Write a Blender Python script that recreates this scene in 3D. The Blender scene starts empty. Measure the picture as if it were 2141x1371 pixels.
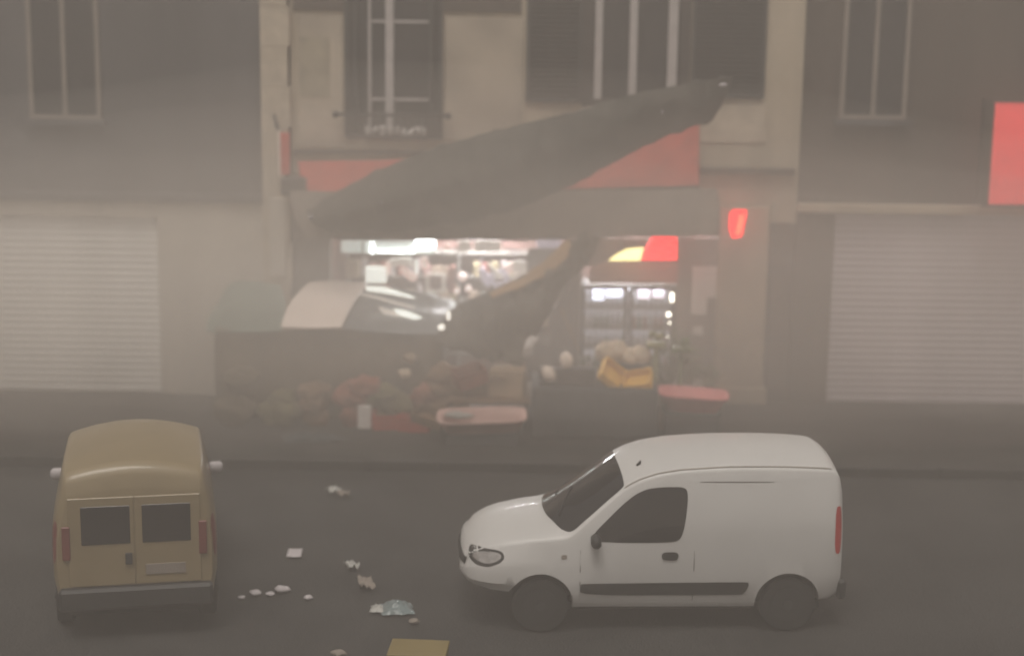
import bpy, bmesh, math, random
from mathutils import Vector, Matrix, noise
random.seed(11)
C = bpy.context.scene
col = C.collection
R = math.radians

# ------------------------------------------------------------------ camera
F_PX, W_PX, H_PX = 3490.0, 2141.0, 1371.0
CAM_Y, CAM_Z, PITCH, ROLL = -26.3, 6.5, 11.2, 0.8
cam_data = bpy.data.cameras.new('camera')
cam = bpy.data.objects.new('camera', cam_data); col.objects.link(cam)
CM = Matrix.Rotation(R(90 - PITCH), 4, 'X') @ Matrix.Rotation(R(ROLL), 4, 'Z')
CM = Matrix.Translation((0, CAM_Y, CAM_Z)) @ CM
cam.matrix_world = CM
cam_data.sensor_width = 36.0
cam_data.lens = 36.0 * F_PX / W_PX
cam_data.clip_end = 400
cam_data.dof.use_dof = True
cam_data.dof.focus_distance = 15.6
cam_data.dof.aperture_fstop = 0.5
C.camera = cam

def ray(u, v):
    d = Vector(((u - W_PX / 2) / F_PX, -(v - H_PX / 2) / F_PX, -1.0))
    return CM.to_3x3() @ d
def at(u, v, Y=0.0):          # the point of the vertical plane Y that stands at u, v in the photograph
    d = ray(u, v); t = (Y - CAM_Y) / d.y
    return Vector((0, CAM_Y, CAM_Z)) + d * t
def gr(u, v, Z=0.0):          # the point of the level plane Z
    d = ray(u, v); t = (Z - CAM_Z) / d.z
    return Vector((0, CAM_Y, CAM_Z)) + d * t

# ------------------------------------------------------------------ light
w = bpy.data.worlds.new('World'); C.world = w; w.use_nodes = True
nt = w.node_tree; bg = nt.nodes['Background']
sky = nt.nodes.new('ShaderNodeTexSky'); sky.sky_type = 'NISHITA'; sky.sun_disc = False
sky.sun_elevation = R(68); sky.sun_rotation = R(200); sky.dust_density = 6; sky.air_density = 1.0
hs = nt.nodes.new('ShaderNodeHueSaturation'); hs.inputs['Saturation'].default_value = 0.15
nt.links.new(sky.outputs[0], hs.inputs['Color'])
mx = nt.nodes.new('ShaderNodeMixRGB'); mx.blend_type = 'MULTIPLY'; mx.inputs[0].default_value = 1
mx.inputs[2].default_value = (1.0, 0.93, 0.86, 1)
nt.links.new(hs.outputs[0], mx.inputs[1]); nt.links.new(mx.outputs[0], bg.inputs['Color'])
bg.inputs['Strength'].default_value = 0.06
sl = bpy.data.lights.new('sun', 'SUN'); sl.energy = 1.1; sl.angle = R(30); sl.color = (1, .95, .88)
sun = bpy.data.objects.new('sun', sl); col.objects.link(sun)
sun.rotation_euler = (R(22), 0, R(-14))
C.view_settings.view_transform = 'Standard'; C.view_settings.look = 'None'
C.view_settings.gamma = 1; C.view_settings.exposure = 0.58
C.cycles.use_denoising = True
C.cycles.max_bounces = 8; C.cycles.diffuse_bounces = 3; C.cycles.glossy_bounces = 3
C.cycles.transmission_bounces = 4; C.cycles.volume_bounces = 4; C.cycles.transparent_max_bounces = 6
C.cycles.sample_clamp_indirect = 4

# ------------------------------------------------------------------ materials
def mat(name, c, rough=0.7, metal=0.0, var=0.12, scale=3.0, bump=0.0, bscale=60, emit=None, es=0, coat=0, alpha=1, trans=0, streak=False):
    m = bpy.data.materials.new(name); m.use_nodes = True; n = m.node_tree; b = n.nodes['Principled BSDF']
    b.inputs['Roughness'].default_value = rough; b.inputs['Metallic'].default_value = metal
    b.inputs['Coat Weight'].default_value = coat; b.inputs['Transmission Weight'].default_value = trans
    tc = n.nodes.new('ShaderNodeTexCoord')
    nz = n.nodes.new('ShaderNodeTexNoise'); nz.inputs['Scale'].default_value = scale; nz.inputs['Detail'].default_value = 8
    if streak:
        mp = n.nodes.new('ShaderNodeMapping'); mp.inputs['Scale'].default_value = (1, 1, .18)
        n.links.new(tc.outputs['Object'], mp.inputs[0]); n.links.new(mp.outputs[0], nz.inputs['Vector'])
    else:
        n.links.new(tc.outputs['Object'], nz.inputs['Vector'])
    rp = n.nodes.new('ShaderNodeValToRGB'); rp.color_ramp.elements[0].position = .32; rp.color_ramp.elements[1].position = .68
    rp.color_ramp.elements[0].color = (*[x * (1 - var) for x in c], 1); rp.color_ramp.elements[1].color = (*[min(1, x * (1 + var)) for x in c], 1)
    n.links.new(nz.outputs['Fac'], rp.inputs[0]); n.links.new(rp.outputs[0], b.inputs['Base Color'])
    if bump:
        n2 = n.nodes.new('ShaderNodeTexNoise'); n2.inputs['Scale'].default_value = bscale; n2.inputs['Detail'].default_value = 6
        n.links.new(tc.outputs['Object'], n2.inputs['Vector'])
        bp = n.nodes.new('ShaderNodeBump'); bp.inputs['Strength'].default_value = bump; bp.inputs['Distance'].default_value = .02
        n.links.new(n2.outputs['Fac'], bp.inputs['Height']); n.links.new(bp.outputs[0], b.inputs['Normal'])
    if emit:
        b.inputs['Emission Color'].default_value = (*emit, 1); b.inputs['Emission Strength'].default_value = es
    return m
M = {}
M['asphalt'] = mat('asphalt', (.022, .021, .020), .85, var=.35, scale=.9, bump=.5, bscale=45)
M['pavement'] = mat('pavement', (.03, .028, .026), .85, var=.35, scale=1.5, bump=.3)
M['kerb'] = mat('kerb', (.032, .03, .027), .8, bump=.3)
M['cream'] = mat('cream render', (.40, .34, .26), .9, var=.22, scale=1.6, bump=.25, bscale=25, streak=True)
M['stone'] = mat('pale stone', (.44, .38, .30), .9, var=.15, scale=4, bump=.3, bscale=30)
M['tan'] = mat('tan stone', (.38, .31, .23), .85, var=.12, scale=2, bump=.2)
M['grey_wall'] = mat('grey wall', (.075, .072, .075), .9, var=.25, scale=1.2, bump=.2, streak=True)
M['pale_wall'] = mat('pale wall', (.50, .46, .40), .9, var=.15, scale=1.5, bump=.2, streak=True)
M['brown_wall'] = mat('brown wall', (.075, .058, .047), .9, var=.25, scale=1.2, bump=.2, streak=True)
M['lilac'] = mat('lilac shutter', (.52, .47, .50), .55, var=.12, scale=1.3, streak=True)
M['shutter_pale'] = mat('pale shutter', (.80, .79, .76), .55, var=.1, scale=1.3, streak=True)
M['dark'] = mat('dark brown paint', (.045, .035, .032), .6, var=.2, scale=5)
M['louvre'] = mat('dark louvre paint', (.035, .033, .032), .7, var=.2, scale=5)
M['white_paint'] = mat('white paint', (.44, .41, .40), .5, var=.08, scale=6)
M['glass_dark'] = mat('window glass', (.02, .02, .022), .12, var=.1)
M['iron'] = mat('iron', (.03, .028, .027), .6, metal=.3)
M['red_canvas'] = mat('red canvas', (.42, .07, .05), .85, var=.15, scale=3, bump=.2)
M['red_paint'] = mat('red paint', (.5, .05, .03), .5)
M['dark_canvas'] = mat('dark canvas', (.06, .055, .047), .85, var=.3, scale=2.5, bump=.3)
M['valance'] = mat('taupe canvas', (.21, .18, .155), .85, var=.15, scale=2, bump=.2)
M['tan_hem'] = mat('tan hem', (.42, .27, .15), .8)
M['pink_canopy'] = mat('pale pink plastic canopy', (.88, .77, .70), .4, var=.05)
M['grey_tarp'] = mat('shiny grey tarp', (.16, .17, .175), .25, var=.2, scale=2, coat=.3)
M['green_tarp'] = mat('green grey tarp', (.16, .20, .17), .6, var=.15, scale=2)
M['skirt'] = mat('dark stall cloth', (.11, .085, .055), .9, var=.3, scale=2.5, bump=.2)
M['card0'] = mat('reddish card', (.5, .22, .18), .7)
M['wood'] = mat('weathered wood', (.2, .12, .07), .8, var=.25, scale=6, bump=.3)
M['white_plastic'] = mat('white plastic', (.75, .72, .70), .4, var=.05)
M['paper'] = mat('paper', (.42, .39, .40), .8, var=.05)
M['blue_plastic'] = mat('pale blue plastic film', (.15, .19, .195), .3, var=.2, scale=8)
M['yellow'] = mat('yellow plastic', (.85, .50, .06), .5, var=.12)
M['yellow_dull'] = mat('dull yellow card', (.14, .095, .03), .7, var=.15, scale=5)
M['orange'] = mat('orange fruit', (.75, .33, .07), .5, var=.2, scale=8)
M['cream_sack'] = mat('cream sack', (.7, .58, .44), .8, var=.15)
M['red_plastic'] = mat('red plastic', (.45, .05, .03), .5, var=.15)
M['pink_plastic'] = mat('pink plastic', (.72, .25, .25), .5, var=.08)
M['leaf'] = mat('green leaf', (.09, .13, .04), .6, var=.4, scale=8)
M['melon'] = mat('pale rind', (.88, .76, .66), .6, var=.1)
M['van_white'] = mat('white van paint', (.48, .475, .465), .5, var=.04, scale=1.2, coat=.15)
M['van_glass'] = mat('van glass', (.012, .011, .012), .08, var=.1)
M['black_plastic'] = mat('black plastic', (.018, .018, .018), .6, var=.15)
M['rubber'] = mat('rubber', (.012, .012, .012), .85, var=.2)
M['chrome'] = mat('headlight glass', (.42, .41, .40), .18, metal=.6, var=.25, scale=12)
M['rim'] = mat('wheel steel', (.014, .014, .014), .8)
M['tail_red'] = mat('tail light red', (.35, .02, .02), .3)
M['dull_red'] = mat('dull red lens', (.14, .03, .025), .4)
M['amber'] = mat('amber lens', (.5, .18, .02), .3)
M['car_tan'] = mat('yellowish car paint', (.22, .17, .095), .5, var=.05, coat=.4)
M['plastic_bottle'] = mat('green bottle', (.10, .16, .07), .3)
M['brown_bottle'] = mat('amber bottle', (.26, .12, .05), .3)
M['clear_bottle'] = mat('pale bottle', (.34, .34, .32), .3)
M['interior'] = mat('shop interior wall', (.30, .17, .15), .8, var=.25, scale=2)
M['interior_floor'] = mat('shop floor', (.2, .17, .14), .6)
M['shelf'] = mat('shelf', (.35, .33, .31), .5)
M['tube'] = mat('lit tube', (.9, .9, .9), emit=(.92, 1, .98), es=9)
M['batten'] = mat('added lit batten', (.9, .9, .9), emit=(.97, .98, 1), es=330)
M['lightbox'] = mat('lit diffuser', (.7, .75, .72), emit=(.85, .95, .90), es=.55)
M['fridge_light'] = mat('fridge light', (.8, .8, .9), emit=(.85, .88, 1), es=14)
M['red_light'] = mat('lit red sign', (.6, .02, .02), emit=(1, .0, .01), es=2.6)
M['added_red_glow'] = mat('added red glow', (.6, .02, .02), emit=(1, .16, .15), es=.34)
M['yellow_light'] = mat('lit yellow sign', (.8, .7, .3), emit=(1, .85, .36), es=2.6)
M['bulb'] = mat('lit bulb', (.9, .9, .8), emit=(1, .93, .75), es=8)

# ------------------------------------------------------------------ helpers
def tag(o, label=None, cat=None, group=None, kind=None):
    if label: o['label'] = label
    if cat: o['category'] = cat
    if group: o['group'] = group
    if kind: o['kind'] = kind
    return o
def thing(name, loc, label, cat, group=None, rz=0):
    o = bpy.data.objects.new(name, None); col.objects.link(o); o.location = loc
    o.rotation_euler = (0, 0, rz); o.empty_display_size = .1
    return tag(o, label, cat, group)
def base(p):           # world offset of the top-level empty (unrotated ones)
    o = Vector((0, 0, 0))
    while p is not None:
        o += p.location; p = p.parent
    return o
def link(name, me, m, parent=None, smooth=False):
    if m is not None:
        for x in (m if isinstance(m, (list, tuple)) else [m]): me.materials.append(x)
    if smooth:
        for p in me.polygons: p.use_smooth = True
    o = bpy.data.objects.new(name, me); col.objects.link(o)
    if parent is not None: o.parent = parent
    return o
def from_bm(name, bm, m, parent=None, smooth=False, local=False):
    if not local and parent is not None:
        bmesh.ops.translate(bm, vec=-base(parent), verts=bm.verts)
    bmesh.ops.recalc_face_normals(bm, faces=bm.faces)
    me = bpy.data.meshes.new(name); bm.to_mesh(me); bm.free()
    return link(name, me, m, parent, smooth)
def own(o):            # gives a top-level mesh an origin at the middle of its base
    co = [v.co for v in o.data.vertices]
    c = Vector(((min(v.x for v in co) + max(v.x for v in co)) / 2, (min(v.y for v in co) + max(v.y for v in co)) / 2, min(v.z for v in co)))
    for v in o.data.vertices: v.co -= c
    o.location = c
    return o
def bx(bm, x0, x1, y0, y1, z0, z1, bevel=0, mtx=None):
    r = bmesh.ops.create_cube(bm, size=1)
    vs = r['verts']
    for v in vs:
        v.co = Vector(((x0 + x1) / 2 + v.co.x * (x1 - x0), (y0 + y1) / 2 + v.co.y * (y1 - y0), (z0 + z1) / 2 + v.co.z * (z1 - z0)))
    if bevel:
        es = list({e for v in vs for e in v.link_edges})
        g = bmesh.ops.bevel(bm, geom=es, offset=bevel, segments=1, affect='EDGES', profile=.5)
        vs = list({v for f in g['faces'] for v in f.verts} | {v for v in vs if v.is_valid})
    if mtx is not None:
        for v in vs: v.co = mtx @ v.co
    return vs
def box(name, x0, x1, y0, y1, z0, z1, m, parent=None, bevel=0):
    bm = bmesh.new(); bx(bm, x0, x1, y0, y1, z0, z1, bevel); return from_bm(name, bm, m, parent)
def pbox(name, u0, v0, u1, v1, y0, y1, m, parent=None, bevel=0):   # a box that stands between two depths, its face read off the photograph
    a, b = at(u0, v0, y0), at(u1, v1, y0)
    return box(name, a.x, b.x, min(y0, y1), max(y0, y1), b.z, a.z, m, parent, bevel)
def ppoly(name, pts, Y, depth, m, parent=None):       # a prism from an outline
    bm = bmesh.new()
    f = [bm.verts.new(at(u, v, Y)) for u, v in pts]
    b = [bm.verts.new(v.co + Vector((0, depth, 0))) for v in f]
    n = len(f); bm.faces.new(f); bm.faces.new(list(reversed(b)))
    for i in range(n): bm.faces.new([f[i], b[i], b[(i + 1) % n], f[(i + 1) % n]])
    return from_bm(name, bm, m, parent)
def tube(bm, a, b, r, n=8, r2=None):
    a, b = Vector(a), Vector(b); d = b - a; q = d.to_track_quat('Z', 'Y').to_matrix().to_4x4()
    bmesh.ops.create_cone(bm, cap_ends=True, segments=n, radius1=r, radius2=r if r2 is None else r2, depth=d.length,
                          matrix=Matrix.Translation((a + b) / 2) @ q)
def rod(name, a, b, r, m, parent=None, n=8):
    bm = bmesh.new(); tube(bm, a, b, r, n); return from_bm(name, bm, m, parent, True)
def blob(bm, c, r, squash=(1, 1, 1), seed=0, amp=.12, sub=2):
    g = bmesh.ops.create_icosphere(bm, subdivisions=sub, radius=1)
    for v in g['verts']:
        k = 1 + amp * noise.noise(v.co * 1.7 + Vector((seed * 3.1, seed, 0)))
        v.co = Vector((c[0] + v.co.x * r * squash[0] * k, c[1] + v.co.y * r * squash[1] * k, c[2] + v.co.z * r * squash[2] * k))
def crom(p0, p1, p2, p3, t):
    return .5 * ((2 * p1) + (p2 - p0) * t + (2 * p0 - 5 * p1 + 4 * p2 - p3) * t * t + (3 * p1 - p0 - 3 * p2 + p3) * t ** 3)
def curve_pt(ps, t):
    n = len(ps) - 1; x = t * n; i = min(int(x), n - 1); f = x - i
    return crom(ps[max(i - 1, 0)], ps[i], ps[i + 1], ps[min(i + 2, n)], f)
def cloth(name, rows, m, parent=None, nu=60, nv=24, amp=.03, freq=2.0, th=.008, seed=0, fold=0, dirn=(0, -1, 0), lip=0):
    """rows: control rows from top to bottom, each a list of points; the sheet sags and wrinkles between them"""
    bm = bmesh.new(); g = []
    dn = Vector(dirn)
    for j in range(nv + 1):
        line = []
        for i in range(nu + 1):
            cs = [curve_pt(r_, i / nu) for r_ in rows]
            p = curve_pt(cs, j / nv) if len(cs) > 1 else cs[0]
            k = noise.noise(Vector((p.x * freq, p.z * freq * .6, seed * 7.3))) + .4 * noise.noise(Vector((p.x * freq * 2.7, p.z * freq * 1.9, seed)))
            q = p + dn * (k * amp)
            if fold: q += dn * (math.sin(p.x * fold + 2 * noise.noise(Vector((p.x, 0, seed)))) * amp * .8 * (j / nv))
            if lip and j in (0, nv): q += Vector((0, 0, lip * noise.noise(Vector((p.x * 5, seed, 1)))))
            line.append(bm.verts.new(q))
        g.append(line)
    for j in range(nv):
        for i in range(nu): bm.faces.new([g[j][i], g[j][i + 1], g[j + 1][i + 1], g[j + 1][i]])
    o = from_bm(name, bm, m, parent, True)
    s = o.modifiers.new('thickness', 'SOLIDIFY'); s.thickness = th; s.offset = 0
    return o
def PV(lst):  # [(u,v,Y)...] to points
    return [at(*p) for p in lst]
def dup(o, loc=None, rot=None, parent=None, label=None, group=None):
    c = o.copy(); col.objects.link(c)
    c.parent = parent
    if loc is not None: c.location = loc
    if rot is not None: c.rotation_euler = rot
    if label: c['label'] = label
    if group: c['group'] = group
    for ch in list(o.children): dup(ch, parent=c)
    return c

# ------------------------------------------------------------------ ground
def sheet(name, x0, x1, y0, y1, z, m, th=.1):
    o = own(box(name, x0, x1, y0, y1, z - th, z, m)); return tag(o, kind='structure')
def grid_sheet(name, x0, x1, y0, y1, z, m, n, amp):
    bm = bmesh.new(); g = []
    ny = max(2, int(n * (y1 - y0) / (x1 - x0)))
    for j in range(ny + 1):
        g.append([bm.verts.new((x0 + (x1 - x0) * i / n, y0 + (y1 - y0) * j / ny,
                  z + amp * noise.noise(Vector((i * .35, j * .35, 3))))) for i in range(n + 1)])
    for j in range(ny):
        for i in range(n): bm.faces.new([g[j][i], g[j][i + 1], g[j + 1][i + 1], g[j + 1][i]])
    o = from_bm(name, bm, m, None, True); return tag(o, kind='structure')
PAVE = 0.12
sheet('ground', -120, 120, -120, 120, -.06, M['asphalt'])
grid_sheet('road', -40, 40, -40, -3.82, -.01, M['asphalt'], 160, .012)
sheet('pavement', -40, 40, -3.7, .3, PAVE, M['pavement'], .16)
for k in range(28):
    x = -14 + k
    o = own(box('kerb_stone', x + .004, x + .996, -3.82, -3.7, -.05, PAVE + .003, M['kerb'], bevel=.008))
    tag(o, kind='structure')

# ------------------------------------------------------------------ the building with the shop
BT = 9.6                                            # wall top, out of the frame
def X(u, v=500, Y=0): return at(u, v, Y).x
def Z(v, u=1070, Y=0): return at(u, v, Y).z
bld = thing('shop_building', (0, 2, 0), 'cream rendered old building with tall windows above the brightly lit open shop', 'building')
xL, xP, xR = X(552), X(612), X(1663)
w1a, w1b, w1s = X(725, 150), X(922, 150), Z(292, 820)
w2a, w2b, w2s = X(1218, 100), X(1446, 100), Z(226, 1330)
zH = 3.05                                            # underside of the wall above the shop opening
T = .35
# wall pieces butted round the two openings
box('wall', xP, w1a, 0, T, zH, BT, M['cream'], bld)
box('wall', w1a, w1b, 0, T, zH, w1s, M['cream'], bld)
box('wall', w1b, w2a, 0, T, zH, BT, M['cream'], bld)
box('wall', w2a, w2b, 0, T, zH, w2s, M['cream'], bld)
box('wall', w2b, xR, 0, T, zH, BT, M['cream'], bld)
# raised stone panels beside the first window, joints between them
def panels(u0, u1, vs):
    for a, b in zip(vs[:-1], vs[1:]):
        pbox('stone_panel', u0, a + 2, u1, b - 2, -.035, .0, M['stone'], bld, bevel=.012)
M['stone_panel'] = mat('blotched panel render', (.40, .345, .275), .9, var=.22, scale=1.1, bump=.15)
pbox('render_panel', 622, 30, 718, 308, -.02, .0, M['stone_panel'], bld, bevel=.01)
pbox('render_panel', 930, 36, 1092, 296, -.02, .0, M['stone_panel'], bld, bevel=.01)
pbox('render_panel', 1468, 215, 1600, 300, -.02, .0, M['stone'], bld, bevel=.01)
pbox('darker_patch', 626, 78, 690, 205, -.026, -.0205, mat('darker panel patch', (.33, .29, .22), .95, var=.3, scale=2), bld, bevel=.002)  # flat darker patch inside the left panel
# the pale pier on the left edge of the building, of blocks
zz = PAVE
k = 0
while zz < BT - .1:
    h = .62
    box('quoin_block', xL, xP - (.0 if k % 2 else .04), -.10, T, zz, min(zz + h - .004, BT), M['stone'], bld, bevel=.004)
    zz += h; k += 1
# sill band and cornice
pbox('string_course', 612, 312, 924, 326, -.09, .0, M['brown_wall'], bld, bevel=.01)
pbox('string_course', 1440, 350, 1663, 366, -.14, .0, M['brown_wall'], bld, bevel=.01)
pbox('window_head_band', 612, -6, 722, 22, -.05, .0, M['brown_wall'], bld, bevel=.01)
pbox('window_head_band', 926, -6, 1090, 26, -.05, .0, M['brown_wall'], bld, bevel=.01)
# windows
def tall_window(a, b, s, pane_us, bar_u, bar_w, m_v, frame_u, shutters):
    top = BT - .5
    fr = bmesh.new()
    bx(fr, a, a + .16, .12, .2, s, top); bx(fr, b - .16, b, .12, .2, s, top); bx(fr, a + .16, b - .16, .12, .2, s, s + .12); bx(fr, a + .16, b - .16, .12, .2, top - .1, top)
    f = from_bm('window', fr, M['dark'], bld)
    box('pane', a + .16, b - .16, .225, .235, s + .12, top - .1, M['glass_dark'], f)
    for c, wd in zip(bar_u, bar_w):
        box('window_bar', c - wd / 2, c + wd / 2, .13, .222, s + .121, top - .101, M['white_paint'], f, bevel=.008)
    for v in m_v:
        z = Z(v, 850)
        segs = sorted(bar_u)
        for i in range(len(segs) - 1):
            box('glazing_bar', segs[i] + bar_w[0] / 2, segs[i + 1] - bar_w[0] / 2, .17, .222, z - .02, z + .02, M['white_paint'], f)
    return f
u2x = lambda u: X(u, 120)
tall_window(w1a, w1b, w1s, None, [u2x(771), u2x(813), u2x(900)], [.05, .13, .06], [46, 210], None, None)
tall_window(w2a, w2b, w2s, None, [u2x(1252), u2x(1325), u2x(1408)], [.12, .12, .15], [], None, None)
# dark reveals and folded shutters
def shutter(x0, x1, y, z0, z1):
    fr = bmesh.new()
    bx(fr, x0, x0 + .06, y - .045, y, z0, z1); bx(fr, x1 - .06, x1, y - .045, y, z0, z1)
    bx(fr, x0 + .06, x1 - .06, y - .045, y, z0, z0 + .08); bx(fr, x0 + .06, x1 - .06, y - .045, y, z1 - .08, z1)
    bx(fr, x0 + .06, x1 - .06, y - .006, y, z0 + .08, z1 - .08)
    s = from_bm('shutter', fr, M['louvre'], bld)
    z = z0 + .10
    me = None
    while z < z1 - .12:
        if me is None:
            bm = bmesh.new(); bx(bm, 0, x1 - x0 - .12, -.004, .004, -.026, .026)
            bmesh.ops.rotate(bm, verts=bm.verts, cent=(0, 0, 0), matrix=Matrix.Rotation(R(35), 3, 'X'))
            me = bpy.data.meshes.new('slat'); bm.to_mesh(me); bm.free(); me.materials.append(M['louvre'])
        o = bpy.data.objects.new('slat', me); col.objects.link(o); o.parent = s
        o.location = Vector((x0 + .06, y - .028, z)) - base(s)
        z += .075
shutter(w1a - .03, w1a + .17, -.03, w1s + .02, BT - .5)
shutter(w1b - .19, w1b + .03, -.03, w1s + .02, BT - .5)
shutter(X(1100, 120), w2a, -.02, Z(214, 1170), BT - .5)
shutter(w2b, X(1600, 120), -.02, Z(205, 1520), BT - .5)
# window guard with finials and white scalloped trim
gz = Z(241, 820, -.16)
gd = bmesh.new(); tube(gd, (X(704, 241), -.16, gz), (X(938, 241), -.16, gz), .028)
blob(gd, (X(704, 241), -.16, gz), .055); blob(gd, (X(938, 241), -.16, gz), .055)
tube(gd, (w1a, -.16, w1s + .06), (w1b, -.16, w1s + .06), .018)
g_ = from_bm('window_guard', gd, M['iron'], bld, True)
for i in range(13):
    x = w1a + .06 + i * (w1b - w1a - .12) / 12
    rod('baluster', (x, -.16, w1s + .06), (x, -.16, gz), .010, M['iron'], g_, 6)
xs = [X(u, 278) for u in range(768, 892, 13)]
for i, x in enumerate(xs):
    bm = bmesh.new()
    for q in range(5):
        blob(bm, (x + random.uniform(-.035, .035), -.09 + random.uniform(-.03, .03), w1s + .10 + random.uniform(0, .09)), random.uniform(.025, .045), seed=i * 5 + q, amp=.4, sub=1)
    o = own(from_bm('flower_clump', bm, M['white_plastic'], None, True))
    tag(o, 'small clump of whitish flowers in the row on the sill of the tall window', 'flowers', 'white flower clumps on the window sill')
o = own(box('flower_trough', X(760, 285), X(895, 285), -.13, -.03, w1s + .002, w1s + .075, M['dark'], bevel=.01))
tag(o, 'long low dark trough under the whitish flowers on the left window sill', 'flower trough')

# ------------------------------------------------------------------ shop: frame round the opening, interior room
sx0, sx1 = X(690, 600), X(1505, 600)
box('shop_pier', xP, sx0, .0, .45, PAVE, zH, M['brown_wall'], bld, bevel=.01)
pbox('pillar', 1507, 432, 1592, 862, -.12, .32, M['tan'], bld, bevel=.015)
box('pillar_base', X(1500, 850), X(1598, 850), -.16, .34, PAVE, PAVE + .28, M['tan'], bld, bevel=.02)
box('wall', X(1592, 600), xR, .05, .4, PAVE, zH, M['brown_wall'], bld)
dw = box('side_door', X(1606, 650), X(1652, 650), .0, .05, PAVE, 2.35, M['dark'], bld, bevel=.006)
box('door_panel', X(1611, 650), X(1647, 650), -.015, .0, PAVE + .2, 1.1, M['brown_wall'], dw, bevel=.006)
box('door_panel', X(1611, 650), X(1647, 650), -.015, .0, 1.22, 2.2, M['brown_wall'], dw, bevel=.006)
ID = 4.2
CEI = 2.95
box('shop_floor', sx0, sx1, .3, ID, PAVE - .1, PAVE + .004, M['interior_floor'], bld)
box('shop_back_wall', sx0, sx1, ID, ID + .2, PAVE, zH, M['interior'], bld)
box('shop_side_wall', sx0 - .15, sx0, .45, ID, PAVE, zH, M['interior'], bld)
box('shop_side_wall', sx1, sx1 + .15, .4, ID, PAVE, zH, M['interior'], bld)
box('shop_ceiling', sx0, sx1, .36, ID, CEI, CEI + .1, M['shelf'], bld)
# rest of the building mass
box('rear_mass', xL, xR, ID + .2, ID + 3, 0, BT, M['cream'], bld)
box('upper_floor', xL + .3, xR, T, ID + .2, zH, zH + .2, M['cream'], bld)
box('roof', xL - .1, xR + .1, -.3, ID + 3.1, BT, BT + .25, M['dark'], bld)

# strip light at the ceiling of the left bay
YL = .75
sl_ = thing('strip_light', at(812, 520, YL), 'long greenish white strip light glowing under the shop ceiling at left', 'ceiling light')
pbox('lamp_housing', 713, 505, 908, 531, YL, YL + .16, M['lightbox'], sl_, bevel=.01)
pbox('lamp_tube', 868, 502, 910, 519, YL - .07, YL - .005, M['tube'], sl_, bevel=.01)
pbox('lamp_tube', 790, 524, 866, 529, YL - .05, YL - .005, M['tube'], sl_)
pbox('lamp_end', 775, 507, 781, 530, YL - .03, YL - .005, M['tube'], sl_)
pbox('lamp_end', 757, 505, 761, 533, YL - .03, YL - .005, M['shelf'], sl_)
# two added ceiling battens further in, put there to light the room and the air
for i, (u, v, Y) in enumerate([(1000, 506, .9), (1290, 512, 2.6)]):
    p = at(u, v, Y)
    t = thing('added_batten', (p.x, Y, CEI - .07), ['added fill batten on the ceiling deep in the middle of the shop', 'added fill batten on the ceiling behind the two door fridge'][i], 'ceiling light', 'added fill battens inside the shop')
    box('batten_body', p.x - .6, p.x + .6, Y - .05, Y + .05, CEI - .05, CEI - .004, M['shelf'], t)
    box('batten_tube', p.x - .58, p.x + .58, Y - .02, Y + .02, CEI - .09, CEI - .052, M['batten'], t)

# header signs hung in the opening
def sign(name, u0, v0, u1, v1, Y, m, label, cat, d=.05, group=None, bevel=.006):
    o = own(pbox(name, u0, v0, u1, v1, Y, Y + d, m, bevel=bevel)); return tag(o, label, cat, group)
m_pale = mat('pale card with added glow', (.6, .58, .54), emit=(.75, .66, .58), es=.45)  # these four materials glow by themselves to make cards and goods look lit
m_pink = mat('pink white wrapper with added glow', (.75, .62, .58), .3, emit=(.8, .55, .48), es=.8)
m_bright = mat('white display with added glow', (.8, .8, .75), .4, emit=(.95, 1, .92), es=1.1)
m_lilac = mat('lilac white card with added glow', (.65, .6, .68), .5, emit=(.75, .68, .85), es=.35)
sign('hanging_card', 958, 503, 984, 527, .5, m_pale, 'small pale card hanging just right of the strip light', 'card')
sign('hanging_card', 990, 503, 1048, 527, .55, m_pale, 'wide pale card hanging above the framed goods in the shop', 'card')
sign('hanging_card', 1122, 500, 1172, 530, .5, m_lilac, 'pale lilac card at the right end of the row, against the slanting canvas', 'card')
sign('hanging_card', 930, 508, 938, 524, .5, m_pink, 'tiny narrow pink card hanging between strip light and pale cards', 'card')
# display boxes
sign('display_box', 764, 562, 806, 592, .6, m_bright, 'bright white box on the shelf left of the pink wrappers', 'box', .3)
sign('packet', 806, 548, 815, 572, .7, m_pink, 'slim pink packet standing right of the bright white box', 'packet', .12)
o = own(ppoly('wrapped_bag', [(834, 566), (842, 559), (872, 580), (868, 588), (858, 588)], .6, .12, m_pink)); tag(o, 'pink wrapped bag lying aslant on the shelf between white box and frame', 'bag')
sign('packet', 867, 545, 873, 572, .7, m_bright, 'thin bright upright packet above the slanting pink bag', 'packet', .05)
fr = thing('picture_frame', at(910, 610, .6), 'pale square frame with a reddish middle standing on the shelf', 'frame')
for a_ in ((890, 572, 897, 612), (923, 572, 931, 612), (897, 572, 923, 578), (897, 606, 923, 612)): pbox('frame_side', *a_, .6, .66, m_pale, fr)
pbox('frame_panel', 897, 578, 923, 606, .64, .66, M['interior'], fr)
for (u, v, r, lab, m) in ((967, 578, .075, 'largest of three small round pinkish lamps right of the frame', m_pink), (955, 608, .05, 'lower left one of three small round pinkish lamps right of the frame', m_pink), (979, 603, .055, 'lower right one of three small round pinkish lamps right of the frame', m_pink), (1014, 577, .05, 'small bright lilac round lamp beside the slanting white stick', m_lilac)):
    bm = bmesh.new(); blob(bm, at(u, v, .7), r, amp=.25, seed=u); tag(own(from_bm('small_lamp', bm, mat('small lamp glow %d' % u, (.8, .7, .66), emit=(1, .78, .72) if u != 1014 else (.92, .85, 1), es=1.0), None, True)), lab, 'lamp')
dsc = thing('round_sign', at(1045, 600, .55), 'round lilac sign with dark middle and a white stick slanting across it', 'sign')
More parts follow.
